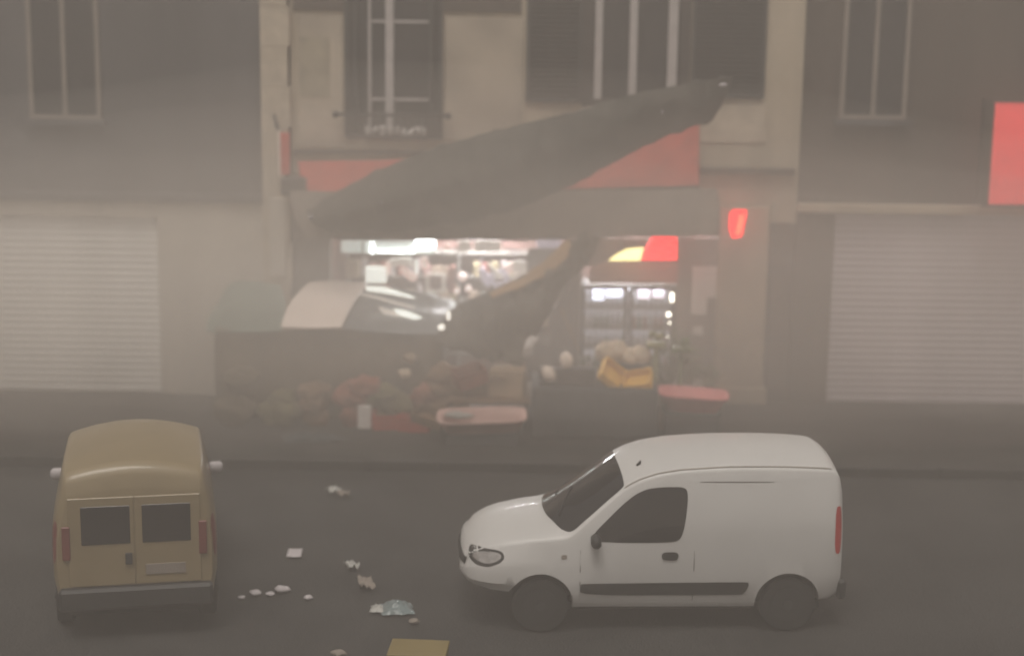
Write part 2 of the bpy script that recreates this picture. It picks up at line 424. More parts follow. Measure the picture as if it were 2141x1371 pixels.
bm = bmesh.new(); c = at(1044, 583, .55)
for i in range(28):
    a0, a1 = i / 28 * math.tau, (i + 1) / 28 * math.tau
    q = []
    for a_, r_ in ((a0, .16), (a1, .16), (a1, .085), (a0, .085)): q.append(bm.verts.new(c + Vector((math.cos(a_) * r_, 0, math.sin(a_) * r_))))
    bm.faces.new(q)
bmesh.ops.remove_doubles(bm, verts=bm.verts, dist=1e-4)
o = from_bm('ring', bm, m_lilac, dsc); s = o.modifiers.new('t', 'SOLIDIFY'); s.thickness = .03
bm = bmesh.new(); tube(bm, at(1018, 550, .5), at(1048, 580, .5), .03, 6); from_bm('stick', bm, m_pale, dsc)
sign('hanging_card', 1072, 546, 1100, 570, .6, m_pale, 'pale card hanging above the tan edge of the slanting canvas', 'card')
sign('hanging_card', 1003, 541, 1008, 566, .6, m_lilac, 'narrow lilac upright card left of the round sign', 'card')

# shelving inside with goods
sh = thing('wall_shelving', (X(900, 560, 1.2), 1.3, PAVE), 'reddish shop shelving with packed goods behind the lit opening', 'shelving')
x0_, x1_ = sx0 + .15, X(1190, 600, 1.2)
box('shelf_back', x0_, x1_, 1.55, 1.6, PAVE + .004, 2.45, M['interior'], sh)
for x in (x0_, (x0_ + x1_) / 2, x1_ - .03): box('shelf_side', x, x + .03, 1.1, 1.545, PAVE + .004, 2.45, M['shelf'], sh)
for z in (.6, 1.05, 1.5, 1.9, 2.3): box('shelf_board', x0_ + .032, x1_ - .032, 1.12, 1.54, z, z + .03, M['shelf'], sh)
pal = [mat('goods %d' % i, c_, .5, var=.2, scale=9) for i, c_ in enumerate([(.5, .16, .13), (.65, .5, .38), (.75, .66, .66), (.35, .36, .3), (.75, .45, .42), (.6, .5, .3)])]
meshes = []
for i in range(6):
    bm = bmesh.new(); hh = [.22, .16, .28, .12, .2, .25][i]; ww = [.11, .16, .09, .2, .13, .12][i]
    bx(bm, -ww / 2, ww / 2, -.06, .06, 0, hh, bevel=.008); me = bpy.data.meshes.new('packet'); bm.to_mesh(me); bm.free(); me.materials.append(pal[i]); meshes.append((me, ww))
nm = ['red carton', 'tan carton', 'pale upright packet', 'low green box', 'pink carton', 'mustard packet']
for z, lev in ((1.53, 'second'), (1.93, 'upper')):
    x = x0_ + .08
    while x < x1_ - .2:
        i = random.randrange(6); me, ww = meshes[i]
        if not (abs(x - (x0_ + x1_) / 2) < .12):
            o = bpy.data.objects.new('goods_packet', me); col.objects.link(o)
            o.location = (x + ww / 2, 1.2, z); tag(o, nm[i] + ' in the row along the ' + lev + ' shelf behind the lit opening', 'packet', nm[i] + 's on the shop shelves')
        x += ww + random.uniform(.015, .06)

# ------------------------------------------------------------------ right bay: fridge, signs, bulbs
fx0, fx1, fz0, fz1, FY = X(1211, 700, .1), X(1413, 700, .1), PAVE + .01, Z(597, 1310, .1), .1
fg = thing('drinks_fridge', ((fx0 + fx1) / 2, .5, fz0), 'two door glass fridge with lit bluish white top row of drinks', 'fridge')
fc = bmesh.new()
bx(fc, fx0, fx0 + .04, FY, .8, fz0, fz1); bx(fc, fx1 - .04, fx1, FY, .8, fz0, fz1)
bx(fc, fx0 + .04, fx1 - .04, FY, .8, fz0, fz0 + .3); bx(fc, fx0 + .04, fx1 - .04, FY, .8, fz1 - .04, fz1); bx(fc, fx0 + .04, fx1 - .04, .76, .8, fz0 + .3, fz1 - .04)
from_bm('cabinet', fc, M['shelf'], fg)
xm = (fx0 + fx1) / 2
for a_, b_ in ((fx0 + .02, xm - .01), (xm + .01, fx1 - .02)):
    d = bmesh.new(); y0, y1 = FY - .04, FY - .003
    bx(d, a_, a_ + .05, y0, y1, fz0 + .28, fz1 - .02); bx(d, b_ - .05, b_, y0, y1, fz0 + .28, fz1 - .02)
    bx(d, a_ + .05, b_ - .05, y0, y1, fz0 + .28, fz0 + .33); bx(d, a_ + .05, b_ - .05, y0, y1, fz1 - .06, fz1 - .02)
    dd = from_bm('door', d, M['black_plastic'], fg)
    box('handle', b_ - .04, b_ - .02, y0 - .03, y0 - .001, fz0 + .9, fz0 + 1.4, M['chrome'], dd)
box('glow_back_panel', fx0 + .05, fx1 - .05, .742, .755, fz0 + .34, fz1 - .05, mat('fridge back with added glow', (.7, .7, .7), emit=(.85, .85, .95), es=.28), fg)  # glow added to the back panel to brighten the fridge interior
box('fridge_lamp', fx0 + .08, fx1 - .08, FY + .06, FY + .09, fz1 - .075, fz1 - .045, M['fridge_light'], fg)
for i, zf in enumerate((.45, .78, 1.11, 1.44)): box('fridge_shelf', fx0 + .045, fx1 - .045, FY + .12, .75, fz0 + zf, fz0 + zf + .015, M['shelf'], fg)
bot = []
for nme, m in (('g', M['plastic_bottle']), ('b', M['brown_bottle']), ('c', M['clear_bottle'])):
    bm = bmesh.new(); tube(bm, (0, 0, 0), (0, 0, .17), .034, 10); tube(bm, (0, 0, .17), (0, 0, .21), .034, 10, .013); tube(bm, (0, 0, .21), (0, 0, .26), .014, 8)
    me = bpy.data.meshes.new('bottle'); bm.to_mesh(me); bm.free(); me.materials.append(m)
    for p in me.polygons: p.use_smooth = True
    bot.append(me)
bn = ['green bottle', 'amber bottle', 'pale bottle']
for i, zf in enumerate((.465, .795, 1.125, 1.455)):
    x = fx0 + .1
    while x < fx1 - .08:
        if abs(x - xm) > .05:
            kk = random.choice((0, 1, 2) if x > xm else (2, 2, 0)) if i < 3 else 2
            o = bpy.data.objects.new('bottle', bot[kk]); col.objects.link(o); o.location = (x, FY + .18, fz0 + zf + .001)
            tag(o, '%s in the %s row behind the %s door of the lit fridge' % (bn[kk], ['lowest', 'second', 'third', 'top'][i], 'left' if x < xm else 'right'), 'bottle', '%ss in the %s fridge row, %s' % (bn[kk], ['lowest', 'second', 'third', 'top'][i], 'left' if x < xm else 'right'))
        x += .088
for (u0, v0, u1, v1, lab) in ((1240, 606, 1262, 628, 'left'), (1268, 606, 1300, 622, 'right')):
    sign('self_lit_pack', u0, v0, u1, v1, .2, mat('self-lit pack ' + lab, (.8, .8, .95), emit=(.8, .84, 1), es=2.6), 'bluish white pack with added glow at top %s inside the left fridge door' % lab, 'pack', .05)  # packs glow by themselves to look lit by the fridge lamp
for (u0, v0, u1, v1, lab) in ((1335, 606, 1358, 624, 'left'), (1366, 606, 1388, 622, 'right')):
    sign('self_lit_pack', u0, v0, u1, v1, .2, mat('self-lit pack r ' + lab, (.85, .8, .85), emit=(.95, .84, .95), es=2.0), 'pinkish white pack with added glow at top %s inside the right fridge door' % lab, 'pack', .05)  # own glow put into these packs as well

fas = own(ppoly('sign_board', [(1232, 562), (1262, 549), (1418, 549), (1418, 592), (1232, 592)], -.15, .1, mat('dusty pink board', (.42, .20, .16), .7)))
tag(fas, 'dusty pink board beneath the red and yellow lit sign', 'sign board')
ls = thing('lit_sign', at(1345, 545, -.55), 'lit sign half yellow and half red, cut off aslant by the canvas', 'sign')
ppoly('yellow_panel', [(1274, 545), (1292, 532), (1312, 522), (1346, 519), (1338, 545)], -.55, .1, M['yellow_light'], ls)
ppoly('red_panel', [(1340, 544), (1350, 520), (1364, 497), (1416, 497), (1416, 544)], -.56, .1, M['red_light'], ls)
mdk = mat('dark red print', (.25, .0, .0), emit=(.8, .01, .02), es=.75)
ppoly('print_mark', [(1364, 506), (1372, 503), (1380, 506), (1372, 511)], -.563, .002, mdk, ls)
ppoly('print_mark', [(1358, 528), (1410, 527), (1410, 531), (1357, 532)], -.563, .002, mdk, ls)
ppoly('print_mark', [(1384, 508), (1408, 506), (1409, 510), (1385, 513)], -.563, .002, mdk, ls)
bk = bmesh.new()
for u in (1300, 1400): a_ = at(u, 530, -.45); tube(bk, a_, (a_.x, -.0, a_.z + .25), .015)
from_bm('sign_bracket', bk, M['iron'], ls)
rl = thing('red_sign_lamp', at(1545, 498, -.5), 'slanting red glowing lozenge sign at the top of the tan pillar', 'sign')
ppoly('red_panel', [(1526, 450), (1534, 440), (1561, 440), (1562, 446), (1551, 496), (1532, 498), (1526, 484)], -.5, .09, M['red_light'], rl)
ppoly('inner_stroke', [(1546, 450), (1557, 448), (1548, 490), (1538, 490)], -.505, .004, mat('orange red tube', (.9, .2, .1), emit=(1, .16, .07), es=1.6), rl)
bm = bmesh.new(); a_ = at(1545, 470, -.41); tube(bm, a_, (a_.x, -.12, a_.z), .018); from_bm('sign_bracket', bm, M['iron'], rl)
bm = bmesh.new()
a_, b_ = at(1418, 497, -.5), at(1530, 497, -.45)
for i in range(8):
    f = lambda t: a_.lerp(b_, t) - Vector((0, 0, .03 * 4 * t * (1 - t)))
    tube(bm, f(i / 8), f((i + 1) / 8), .008, 6)
tag(own(from_bm('cable', bm, M['white_paint'])), 'pale cable strung level from the lit sign to the red lozenge', 'cable')
# string of bulbs
bl = thing('bulb_string', at(1402, 735, -.3), 'hanging string of warm white bulbs at the right edge of the fridge', 'string lights')
bm = bmesh.new(); tube(bm, at(1405, 592, -.3), at(1400, 735, -.3), .006, 5); from_bm('cable', bm, M['iron'], bl)
for (u, v, r, sq) in ((1405, 622, .028, 3.0), (1398, 657, .032, 1.2), (1400, 675, .016, 1), (1400, 706, .036, 1)):
    bm = bmesh.new(); blob(bm, at(u, v, -.3), r, (1, 1, sq), amp=0); from_bm('bulb', bm, M['bulb'], bl, True)
# posters by the pillar
for (u0, v0, u1, v1, lab) in ((1448, 556, 1477, 658, 'tall pale poster on the shop front between bulbs and tan pillar'), (1480, 556, 1504, 622, 'shorter lilac poster right against the tan pillar'), (1449, 682, 1470, 700, 'small pale notice below the tall poster')):
    sign('poster', u0, v0, u1, v1, -.02, M['white_plastic'], lab, 'poster', .01, bevel=0)
pbox('added_partition', 1104, 520, 1212, 800, .30, .40, mat('added murky partition', (.17, .13, .11), .8, var=.4, scale=3), bld)  # added dark partition that blocks the bright interior behind it
pbox('added_header', 1204, 499, 1506, 560, .12, .2, mat('added header panel', (.20, .14, .115), .8, var=.3, scale=3), bld)  # added dull panel that hides the lit interior behind the sign
for i, (u0, v0, u1, v1, m, lab) in enumerate(((1118, 625, 1136, 648, 'cream_sack', 'upper left'), (1142, 618, 1164, 644, 'lilac', 'upper right'), (1120, 662, 1146, 682, 'cream_sack', 'middle'), (1124, 700, 1150, 722, 'shelf', 'lowest'))):
    sign('wall_packet', u0, v0, u1, v1, .2, M[m], 'faint pale packet, %s of four hung on the added murky partition left of the fridge' % lab, 'packet', .08)
sc = pbox('shop_screen', 1418, 500, 1506, 790, .0, .06, M['valance'], bld)

# ------------------------------------------------------------------ awnings and blown canvas
aw = thing('red_awning', at(1040, 340, -.2), 'sun faded red shop awning showing either side of the dark blown canvas', 'awning')
cloth('canopy', [PV([(622, 338, -.12), (900, 330, -.14), (1180, 290, -.18), (1462, 236, -.2)]),
                 PV([(630, 372, -.4), (900, 372, -.42), (1180, 345, -.45), (1462, 318, -.45)]),
                 PV([(650, 408, -.75), (900, 408, -.75), (1180, 402, -.8), (1462, 388, -.8)])], M['red_canvas'], aw, amp=.03, freq=1.5, seed=3)
rod('front_bar', at(640, 411, -.78), at(1464, 392, -.83), .03, M['iron'], aw)
vl = thing('valance', at(900, 498, -1.1), 'taupe canvas valance hanging level above the lit shop opening', 'valance')
cloth('canvas', [PV([(606, 398, -.9), (800, 402, -.95), (1000, 402, -1.0), (1240, 398, -1.0), (1500, 395, -.95)]),
                 PV([(612, 450, -.98), (800, 455, -1.05), (1000, 455, -1.1), (1240, 448, -1.1), (1505, 440, -1.0)]),
                 PV([(640, 500, -1.05), (800, 499, -1.15), (1000, 498, -1.2), (1240, 497, -1.2), (1505, 492, -1.05)])], M['valance'], vl, nu=100, amp=.05, freq=2.2, seed=5, fold=6)
rod('lower_bar', at(700, 499, -1.15), at(1190, 498, -1.2), .018, M['iron'], vl)
dk = thing('blown_canvas', at(1050, 400, -1.4), 'big dark canvas blown up diagonally across the red awning', 'canvas')
cloth('canvas', [PV([(640, 438, -1.0), (780, 362, -1.2), (930, 302, -1.4), (1060, 268, -1.5), (1190, 236, -1.6), (1330, 197, -1.5), (1430, 178, -1.2), (1530, 160, -.8)]),
                 PV([(650, 464, -1.3), (790, 424, -1.7), (930, 386, -1.9), (1050, 350, -1.9), (1180, 310, -1.8), (1310, 262, -1.6), (1410, 218, -1.3), (1515, 204, -.8)]),
                 PV([(690, 488, -1.3), (800, 482, -1.5), (930, 472, -1.5), (1040, 448, -1.5), (1150, 408, -1.5), (1280, 342, -1.4), (1390, 286, -1.1), (1490, 252, -.7)])],
      M['dark_canvas'], dk, nu=150, nv=46, amp=.15, freq=1.5, seed=2, lip=.05)
fl = thing('fallen_canvas', at(1060, 760, -1.5), 'dark canvas hanging torn from the awning down to the fruit stall, tan hem', 'canvas')
cloth('canvas', [PV([(1192, 500, -1.25), (1222, 492, -1.3), (1268, 478, -1.2)]),
                 PV([(1128, 556, -1.4), (1180, 552, -1.5), (1232, 545, -1.3)]),
                 PV([(1040, 602, -1.5), (1115, 606, -1.6), (1180, 600, -1.5)]),
                 PV([(955, 640, -1.6), (1050, 652, -1.75), (1150, 655, -1.6)]),
                 PV([(925, 672, -1.65), (1020, 702, -1.75), (1118, 705, -1.65)]),
                 PV([(915, 715, -1.7), (1010, 748, -1.8), (1092, 766, -1.75)])], mat('torn dark canvas', (.11, .10, .085), .9, var=.35, scale=2.5, bump=.3), fl, nu=60, nv=60, amp=.13, freq=3.2, seed=9, lip=.12)
cloth('tan_hem', [PV([(1188, 498, -1.32), (1150, 534, -1.47), (1098, 575, -1.56), (1020, 612, -1.62)]),
                  PV([(1200, 520, -1.40), (1170, 556, -1.55), (1110, 592, -1.64), (1030, 622, -1.70)])], M['tan_hem'], fl, nu=40, nv=4, amp=.03, seed=4, lip=.04)
rod('awning_strut', at(1172, 645, -1.2), at(1212, 735, -1.0), .014, M['tan_hem'], fl)
# little lamps at its corner
for i, (u, v, r, sq, lab) in enumerate(((923, 684, .055, .8, 'small round white lamp at the lower corner of the grey tarp'), (938, 660, .03, 2.4, 'slim white light just above the round lamp by the grey tarp'))):
    bm = bmesh.new(); blob(bm, at(u, v, -1.95), r, (1, 1, sq), amp=.1, seed=i)
    tag(own(from_bm('small_lamp', bm, mat('lamp glow %d' % i, (.8, .8, .7), emit=(1, .95, .85), es=1.3), None, True)), lab, 'lamp')

# red vertical banner on the pier, dark junction box under it
bn_ = thing('banner_sign', at(595, 368, -.4), 'narrow upright red sign on the pale pier', 'sign')
pbox('sign_panel', 586, 278, 606, 366, -.42, -.34, M['red_paint'], bn_, bevel=.01)
pbox('sign_edge', 581, 272, 586, 368, -.42, -.34, M['pink_canopy'], bn_)
bm = bmesh.new(); a_ = at(577, 262, -.3); tube(bm, (a_.x, -.1, a_.z), (a_.x, -.42, a_.z), .02); tube(bm, at(572, 240, -.38), at(584, 276, -.38), .025); from_bm('bracket', bm, M['iron'], bn_)
ab = own(pbox('awning_box', 586, 372, 640, 410, -.6, -.11, M['dark'], bevel=.03)); tag(ab, 'dark end box of the red awning under the narrow red sign', 'awning box')

# ------------------------------------------------------------------ covered stall on the left
YS = -1.6
st = thing('market_stall', (X(690, 760, YS), YS, PAVE), 'long market stall draped in dark brown cloth under the pale canopy', 'stall')
zt = Z(690, 690, YS)
xa, xb = X(450, 700, YS), X(925, 700, YS)
box('stall_top', xa, xb, YS, YS + 1.3, zt - .04, zt, M['wood'], st, bevel=.006)
for x in (xa + .05, xb - .05):
    for y in (YS + .05, YS + 1.22): rod('leg', (x, y, PAVE), (x, y, zt - .04), .03, M['iron'], st)
cloth('skirt', [[Vector((x, YS - .03, zt - .002)) for x in (xa, (xa + xb) / 2, xb)], [Vector((x, YS - .08, zt - .6)) for x in (xa, (xa + xb) / 2, xb)], [Vector((x, YS - .1, PAVE + .08)) for x in (xa, (xa + xb) / 2, xb)]], M['skirt'], st, nu=150, nv=16, amp=.04, fold=9, seed=6)
pc = thing('curved_canopy', at(665, 686, YS), 'curved pale pink canopy glowing at the left end of the stall', 'canopy')
cloth('sheet', [PV([(648, 590, YS + 1.0), (700, 588, YS + 1.0), (768, 592, YS + 1.0)]), PV([(618, 618, YS + .6), (680, 616, YS + .6), (748, 620, YS + .6)]),
                PV([(598, 650, YS + .15), (660, 650, YS + .15), (728, 652, YS + .15)]), PV([(587, 684, YS - .15), (650, 686, YS - .15), (714, 684, YS - .15)])], M['pink_canopy'], pc, amp=.008, seed=7, nu=24)
gt = thing('grey_tarp', at(830, 700, YS), 'shiny grey plastic tarp catching light on the right end of the stall', 'tarp')
cloth('sheet', [PV([(768, 596, YS + 1.0), (850, 606, YS + 1.0), (950, 628, YS + 1.0)]), PV([(750, 622, YS + .75), (850, 634, YS + .75), (952, 646, YS + .7)]),
                PV([(734, 648, YS + .4), (840, 655, YS + .4), (946, 664, YS + .4)]), PV([(716, 688, YS - .08), (820, 696, YS - .1), (935, 700, YS - .08)])], M['grey_tarp'], gt, nu=80, nv=30, amp=.035, freq=5, seed=8)
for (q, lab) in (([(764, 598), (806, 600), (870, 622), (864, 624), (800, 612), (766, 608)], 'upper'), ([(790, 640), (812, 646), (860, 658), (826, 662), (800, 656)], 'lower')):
    o = own(ppoly('tarp_highlight', q, YS + .1 if lab == 'lower' else YS + .5, .01, m_bright if lab == 'upper' else m_pale)); tag(o, 'bright painted highlight, the %s of two on the grey tarp' % lab, 'film')  # highlights of the tarp, put in as self-lit strips
for (q, m, lab, Y_) in (([(752, 612), (800, 622), (868, 642), (866, 646), (800, 628), (752, 616)], m_pale, 'long thin pale painted highlight between the two brighter ones on the grey tarp', YS + .35),
                        ([(822, 645), (850, 650), (885, 664), (866, 668), (836, 660)], m_bright, 'short bright painted highlight at the right of the lower streak on the grey tarp', YS + .0)):
    o = own(ppoly('tarp_highlight', q, Y_, .01, m)); tag(o, lab, 'film')  # two more painted highlights on the tarp
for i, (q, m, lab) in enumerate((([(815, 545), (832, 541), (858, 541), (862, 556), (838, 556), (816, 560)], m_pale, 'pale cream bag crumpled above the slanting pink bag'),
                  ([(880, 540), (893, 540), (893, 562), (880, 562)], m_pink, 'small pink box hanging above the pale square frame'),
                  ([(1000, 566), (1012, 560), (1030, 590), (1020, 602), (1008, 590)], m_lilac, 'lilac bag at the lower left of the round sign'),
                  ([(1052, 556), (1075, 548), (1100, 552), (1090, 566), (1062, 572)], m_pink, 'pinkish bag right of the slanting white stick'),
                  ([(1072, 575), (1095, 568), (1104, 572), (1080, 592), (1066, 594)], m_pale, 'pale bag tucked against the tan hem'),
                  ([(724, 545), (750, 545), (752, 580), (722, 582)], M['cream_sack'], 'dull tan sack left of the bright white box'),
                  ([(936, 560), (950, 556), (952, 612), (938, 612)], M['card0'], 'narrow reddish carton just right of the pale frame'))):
    o = own(ppoly('shop_goods', q, .62 + .01 * i, .14, m)); tag(o, lab, 'goods')  # goods added to brighten the shop, most with a glow in their material
gn = thing('green_tarp', at(510, 690, YS + .1), 'dull green grey tarp heaped on the left part of the stall', 'tarp')
cloth('sheet', [PV([(452, 640, YS + 1.2), (490, 590, YS + 1.2), (585, 596, YS + 1.2)]), PV([(440, 655, YS + .8), (505, 622, YS + .8), (596, 630, YS + .7)]),
                PV([(434, 668, YS + .4), (510, 650, YS + .4), (594, 660, YS + .3)]), PV([(430, 694, YS - .06), (510, 694, YS - .08), (590, 692, YS - .06)])], M['green_tarp'], gn, nu=50, amp=.08, seed=12)

# crates
def crate(name, c, L, W, H, m, label, cat, rot=(0, 0, 0), group=None, t=.018):
    r_ = thing(name, c, label, cat, group); r_.rotation_euler = rot
    def b(n, *a): bm = bmesh.new(); bx(bm, *a, bevel=.003); return from_bm(n, bm, m, r_, local=True)
    b('floor_panel', -L / 2, L / 2, -W / 2, W / 2, 0, t)
    for k in range(3):
        z0 = t + .002 + k * (H - t) / 3; z1 = z0 + (H - t) / 3 - .012
        b('side_slat', -L / 2, L / 2, -W / 2, -W / 2 + t, z0, z1); b('side_slat', -L / 2, L / 2, W / 2 - t, W / 2, z0, z1)
        b('end_slat', -L / 2, -L / 2 + t, -W / 2 + t, W / 2 - t, z0, z1); b('end_slat', L / 2 - t, L / 2, -W / 2 + t, W / 2 - t, z0, z1)
    for sx in (-1, 1):
        for sy in (-1, 1):
            a0, a1 = sorted((sx * (L / 2 - t - .002), sx * (L / 2 - t - .035))); c0, c1 = sorted((sy * (W / 2 - t - .002), sy * (W / 2 - t - .035)))
            b('corner_post', a0, a1, c0, c1, t, H)
    return r_
def tub(name, c, L, W, H, m, label, cat, rot=(0, 0, 0), flare=.15):
    bm = bmesh.new(); ring = []
    for (s, z, inner) in ((1 - flare, 0, 0), (1, H, 0), (1.05, H, 0), (1.05, H - .02, 0), (1.0, H - .02, 0), (.96, H - .004, 1), (1 - flare - .05, .02, 1)):
        rr = []
        for i in range(28):
            a_ = i / 28 * math.tau; cx, sy = math.cos(a_), math.sin(a_); k = 1 / (abs(cx) ** 5 + abs(sy) ** 5) ** .2
            rr.append(bm.verts.new((cx * k * L / 2 * s, sy * k * W / 2 * s, z)))
        ring.append(rr)
    order = [ring[3], ring[2], ring[1], ring[5], ring[6]]
    def band(a, b):
        for i in range(28): bm.faces.new([a[i], a[(i + 1) % 28], b[(i + 1) % 28], b[i]])
    band(ring[0], ring[4]); band(ring[4], ring[3]); band(ring[3], ring[2]); band(ring[2], ring[1]); band(ring[1], ring[5]); band(ring[5], ring[6])
    bm.faces.new(ring[0]); bm.faces.new(ring[6])
    o = from_bm(name, bm, m, None, True); o.location = c; o.rotation_euler = rot
    return tag(o, label, cat)
Gp = lambda u, v: gr(u, v, PAVE)
# right: dark table with produce
YF = -2.4
ft = thing('fruit_table', (X(1240, 850, YF), YF, PAVE), 'low dark grey fruit table in front of the fridge', 'table')
ftz = Z(812, 1240, YF)
xa2, xb2 = X(1112, 850, YF), X(1375, 850, YF)
M['slate'] = mat('slate grey cloth', (.06, .062, .065), .8, var=.2)
box('table_top', xa2, xb2, YF, YF + 1.1, ftz - .04, ftz, M['slate'], ft, bevel=.006)
for x in (xa2 + .05, xb2 - .05):
    for y in (YF + .05, YF + 1.02): rod('leg', (x, y, PAVE), (x, y, ftz - .04), .025, M['iron'], ft)
cloth('skirt', [[Vector((x, YF - .02, ftz - .002)) for x in (xa2, (xa2 + xb2) / 2, xb2)], [Vector((x, YF - .06, PAVE + .02)) for x in (xa2, (xa2 + xb2) / 2, xb2)]], M['slate'], ft, nu=70, nv=8, amp=.04, fold=9, seed=16)
def on(u, v, Y, z): p = at(u, v, Y); return Vector((p.x, Y, z))
crate('yellow_crate', on(1284, 800, YF + .30, ftz + .06), .58, .42, .14, M['yellow'], 'yellow crate tipped steeply to the right on the fruit table', 'crate', (R(35), R(38), R(8)))
crate('yellow_crate', on(1336, 800, YF + .25, ftz + .03), .42, .36, .14, M['yellow'], 'smaller yellow crate lying almost level, right of the tipped one', 'crate', (R(30), R(-12), R(-14)))
def heap(name, c, n, spread, r, m, label, cat, sq=(1, 1, 1), seed=0, amp=.15):
    bm = bmesh.new(); rnd = random.Random(seed)
    for i in range(n):
        blob(bm, (c[0] + rnd.uniform(-1, 1) * spread[0], c[1] + rnd.uniform(-1, 1) * spread[1], c[2] + r * sq[2] + rnd.uniform(0, 1) * spread[2]), r * rnd.uniform(.8, 1.15), sq, i + seed, amp)
    return tag(own(from_bm(name, bm, m, None, True)), label, cat)
for i in range(4):
    p = at(1266 + i * 24, 735 + i * 6 - (i % 2) * 8, YF + .68)
    bm = bmesh.new(); blob(bm, (p.x, p.y, p.z), .145, (1.0, .8, 1.1), i, .35, 3)
    tag(own(from_bm('sack', bm, M['cream_sack'], None, True)), ['plump cream sack left of the row behind the yellow crates', 'cream sack second from left behind the yellow crates', 'cream sack third from left behind the yellow crates', 'cream sack at the right end behind the yellow crates'][i], 'sack', 'cream sacks behind the yellow crates')
p_ = at(1300, 770, YF + .72); box('step_box', at(1250, 770, YF + .7).x, at(1350, 770, YF + .7).x, YF + .55, YF + .95, ftz + .002, at(1300, 756, YF + .7).z, M['slate'], ft, bevel=.006)
# leafy produce racks beside the fridge
def leafy(name, c, wdt, h, n, label, seed):
    rnd = random.Random(seed); t = thing(name, c, label, 'plant')
    bm = bmesh.new(); tube(bm, (0, 0, 0), (0, 0, .2), .10, 12, .13); from_bm('pot', bm, M['valance'], t, local=True)
    bm = bmesh.new()
    for i in range(n):
        a_ = rnd.uniform(0, math.tau); e = rnd.uniform(.3, 1); z = .2 + h * rnd.uniform(.05, 1); rr = wdt * rnd.uniform(.1, 1)
        p = Vector((math.cos(a_) * rr, math.sin(a_) * rr, z)); d = Vector((math.cos(a_) * e, math.sin(a_) * e, rnd.uniform(.2, 1))).normalized() * rnd.uniform(.08, .16)
        s = d.cross(Vector((0, 0, 1))).normalized() * .03
        v = [bm.verts.new(p), bm.verts.new(p + d * .5 + s), bm.verts.new(p + d), bm.verts.new(p + d * .5 - s + Vector((0, 0, .01)))]
        bm.faces.new(v)
    from_bm('foliage', bm, M['leaf'], t, local=True)
    bm = bmesh.new()
    for i in range(9):
        a_ = rnd.uniform(0, math.tau); tube(bm, (0, 0, .15), (math.cos(a_) * wdt * .7, math.sin(a_) * wdt * .7, .2 + h * .8), .006, 5)
    from_bm('stems', bm, M['leaf'], t, local=True)
for i, (u, lab) in enumerate(((1352, 'leafy potted plant standing left of the bulb string'), (1392, 'tallest leafy potted plant below the bulb string'), (1436, 'leafy potted plant right of the bulbs by the posters'), (1478, 'low leafy potted plant next to the tan pillar'), (1232, 'sparse leafy plant behind the left yellow crate'))):
    leafy('potted_plant', on(u, 800, [-1.0, -.85, -1.0, -.8, -1.1][i], PAVE), .22, [.75, 1.1, .85, .5, .7][i], [160, 220, 170, 90, 70][i], lab, i + 3)
# loose fruits near the table
for i in range(22):
    p = on(1375 + random.uniform(0, 110), 790, -1.55 + random.uniform(-.2, .25), PAVE + .42)
    bm = bmesh.new(); blob(bm, (p.x, p.y, p.z + .04), .042, sub=2, amp=.1, seed=i)
    k_ = i % 3
    tag(own(from_bm('fruit', bm, [M['orange'], M['leaf'], M['melon']][k_], None, True)), ['orange fruit loose on the plank above the pink tub', 'green fruit loose on the plank above the pink tub', 'pale fruit loose on the plank above the pink tub'][k_], 'fruit', ['orange fruits on the plank', 'green fruits on the plank', 'pale fruits on the plank'][k_])
pk = thing('plank_bench', (X(1430, 850, -1.5), -1.5, PAVE), 'low plank bench carrying loose fruit behind the pink tub', 'bench')
bx0, bx1 = X(1368, 800, -1.5), X(1500, 800, -1.5)
box('plank', bx0, bx1, -1.85, -1.2, PAVE + .38, PAVE + .42, M['wood'], pk, bevel=.006)
for x in (bx0 + .08, bx1 - .12): box('leg', x, x + .04, -1.8, -1.25, PAVE, PAVE + .38, M['wood'], pk)
tub('pink_tub', on(1447, 830, -2.0, .49), 1.02, .45, .27, M['pink_plastic'], 'wide pink plastic tub on the pavement before the tan pillar', 'tub', (R(8), R(3), R(-3)), .28)
# pale melons
for (u, v, lab, a_) in ((1147, 781, 'lower pale oval melon left of the yellow crates', 35), (1184, 753, 'upper rounder pale melon left of the yellow crates', 10), (1229, 786, 'small dull pale melon beside the tipped yellow crate', 0)):
    bm = bmesh.new(); blob(bm, (0, 0, 0), .115 if u != 1229 else .075, (.85, .85, 1.15), u, .05, 3)
    o = from_bm('melon', bm, M['melon'], None, True); o.location = at(u, v, YF + (.25 if u == 1147 else .45)); o.rotation_euler = (0, R(-a_), 0); tag(o, lab, 'melon')
md = thing('display_stand', (X(1165, 800, YF + .3), YF + .4, ftz), 'small slanting dark stand that holds the pale melons', 'stand')
bm = bmesh.new(); c0 = at(1128, 806, YF + .12); c1 = at(1245, 806, YF + .12); h1 = at(1165, 768, YF + .5).z
for z0, yy, hh in ((ftz + .002, YF + .12, at(1147, 797, YF + .25).z - ftz), (ftz + .002, YF + .36, at(1184, 769, YF + .45).z - ftz)): bx(bm, c0.x, c1.x, yy, yy + .22, z0, ftz + max(.05, hh), bevel=.006)
from_bm('step_box', bm, M['dark'], md)
# white bag on the dark heap
wb = cloth('white_bag', [PV([(1104, 706, -1.95), (1116, 703, -2.0), (1126, 706, -1.95)]), PV([(1097, 724, -2.0), (1107, 722, -2.08), (1114, 726, -2.0)]), PV([(1093, 744, -1.95), (1103, 746, -2.05), (1114, 742, -1.95)])], M['white_plastic'], None, nu=14, nv=14, amp=.05, freq=8, th=.02, seed=21)
own(wb); tag(wb, 'crumpled white bag caught on the end of the fallen dark canvas', 'bag')
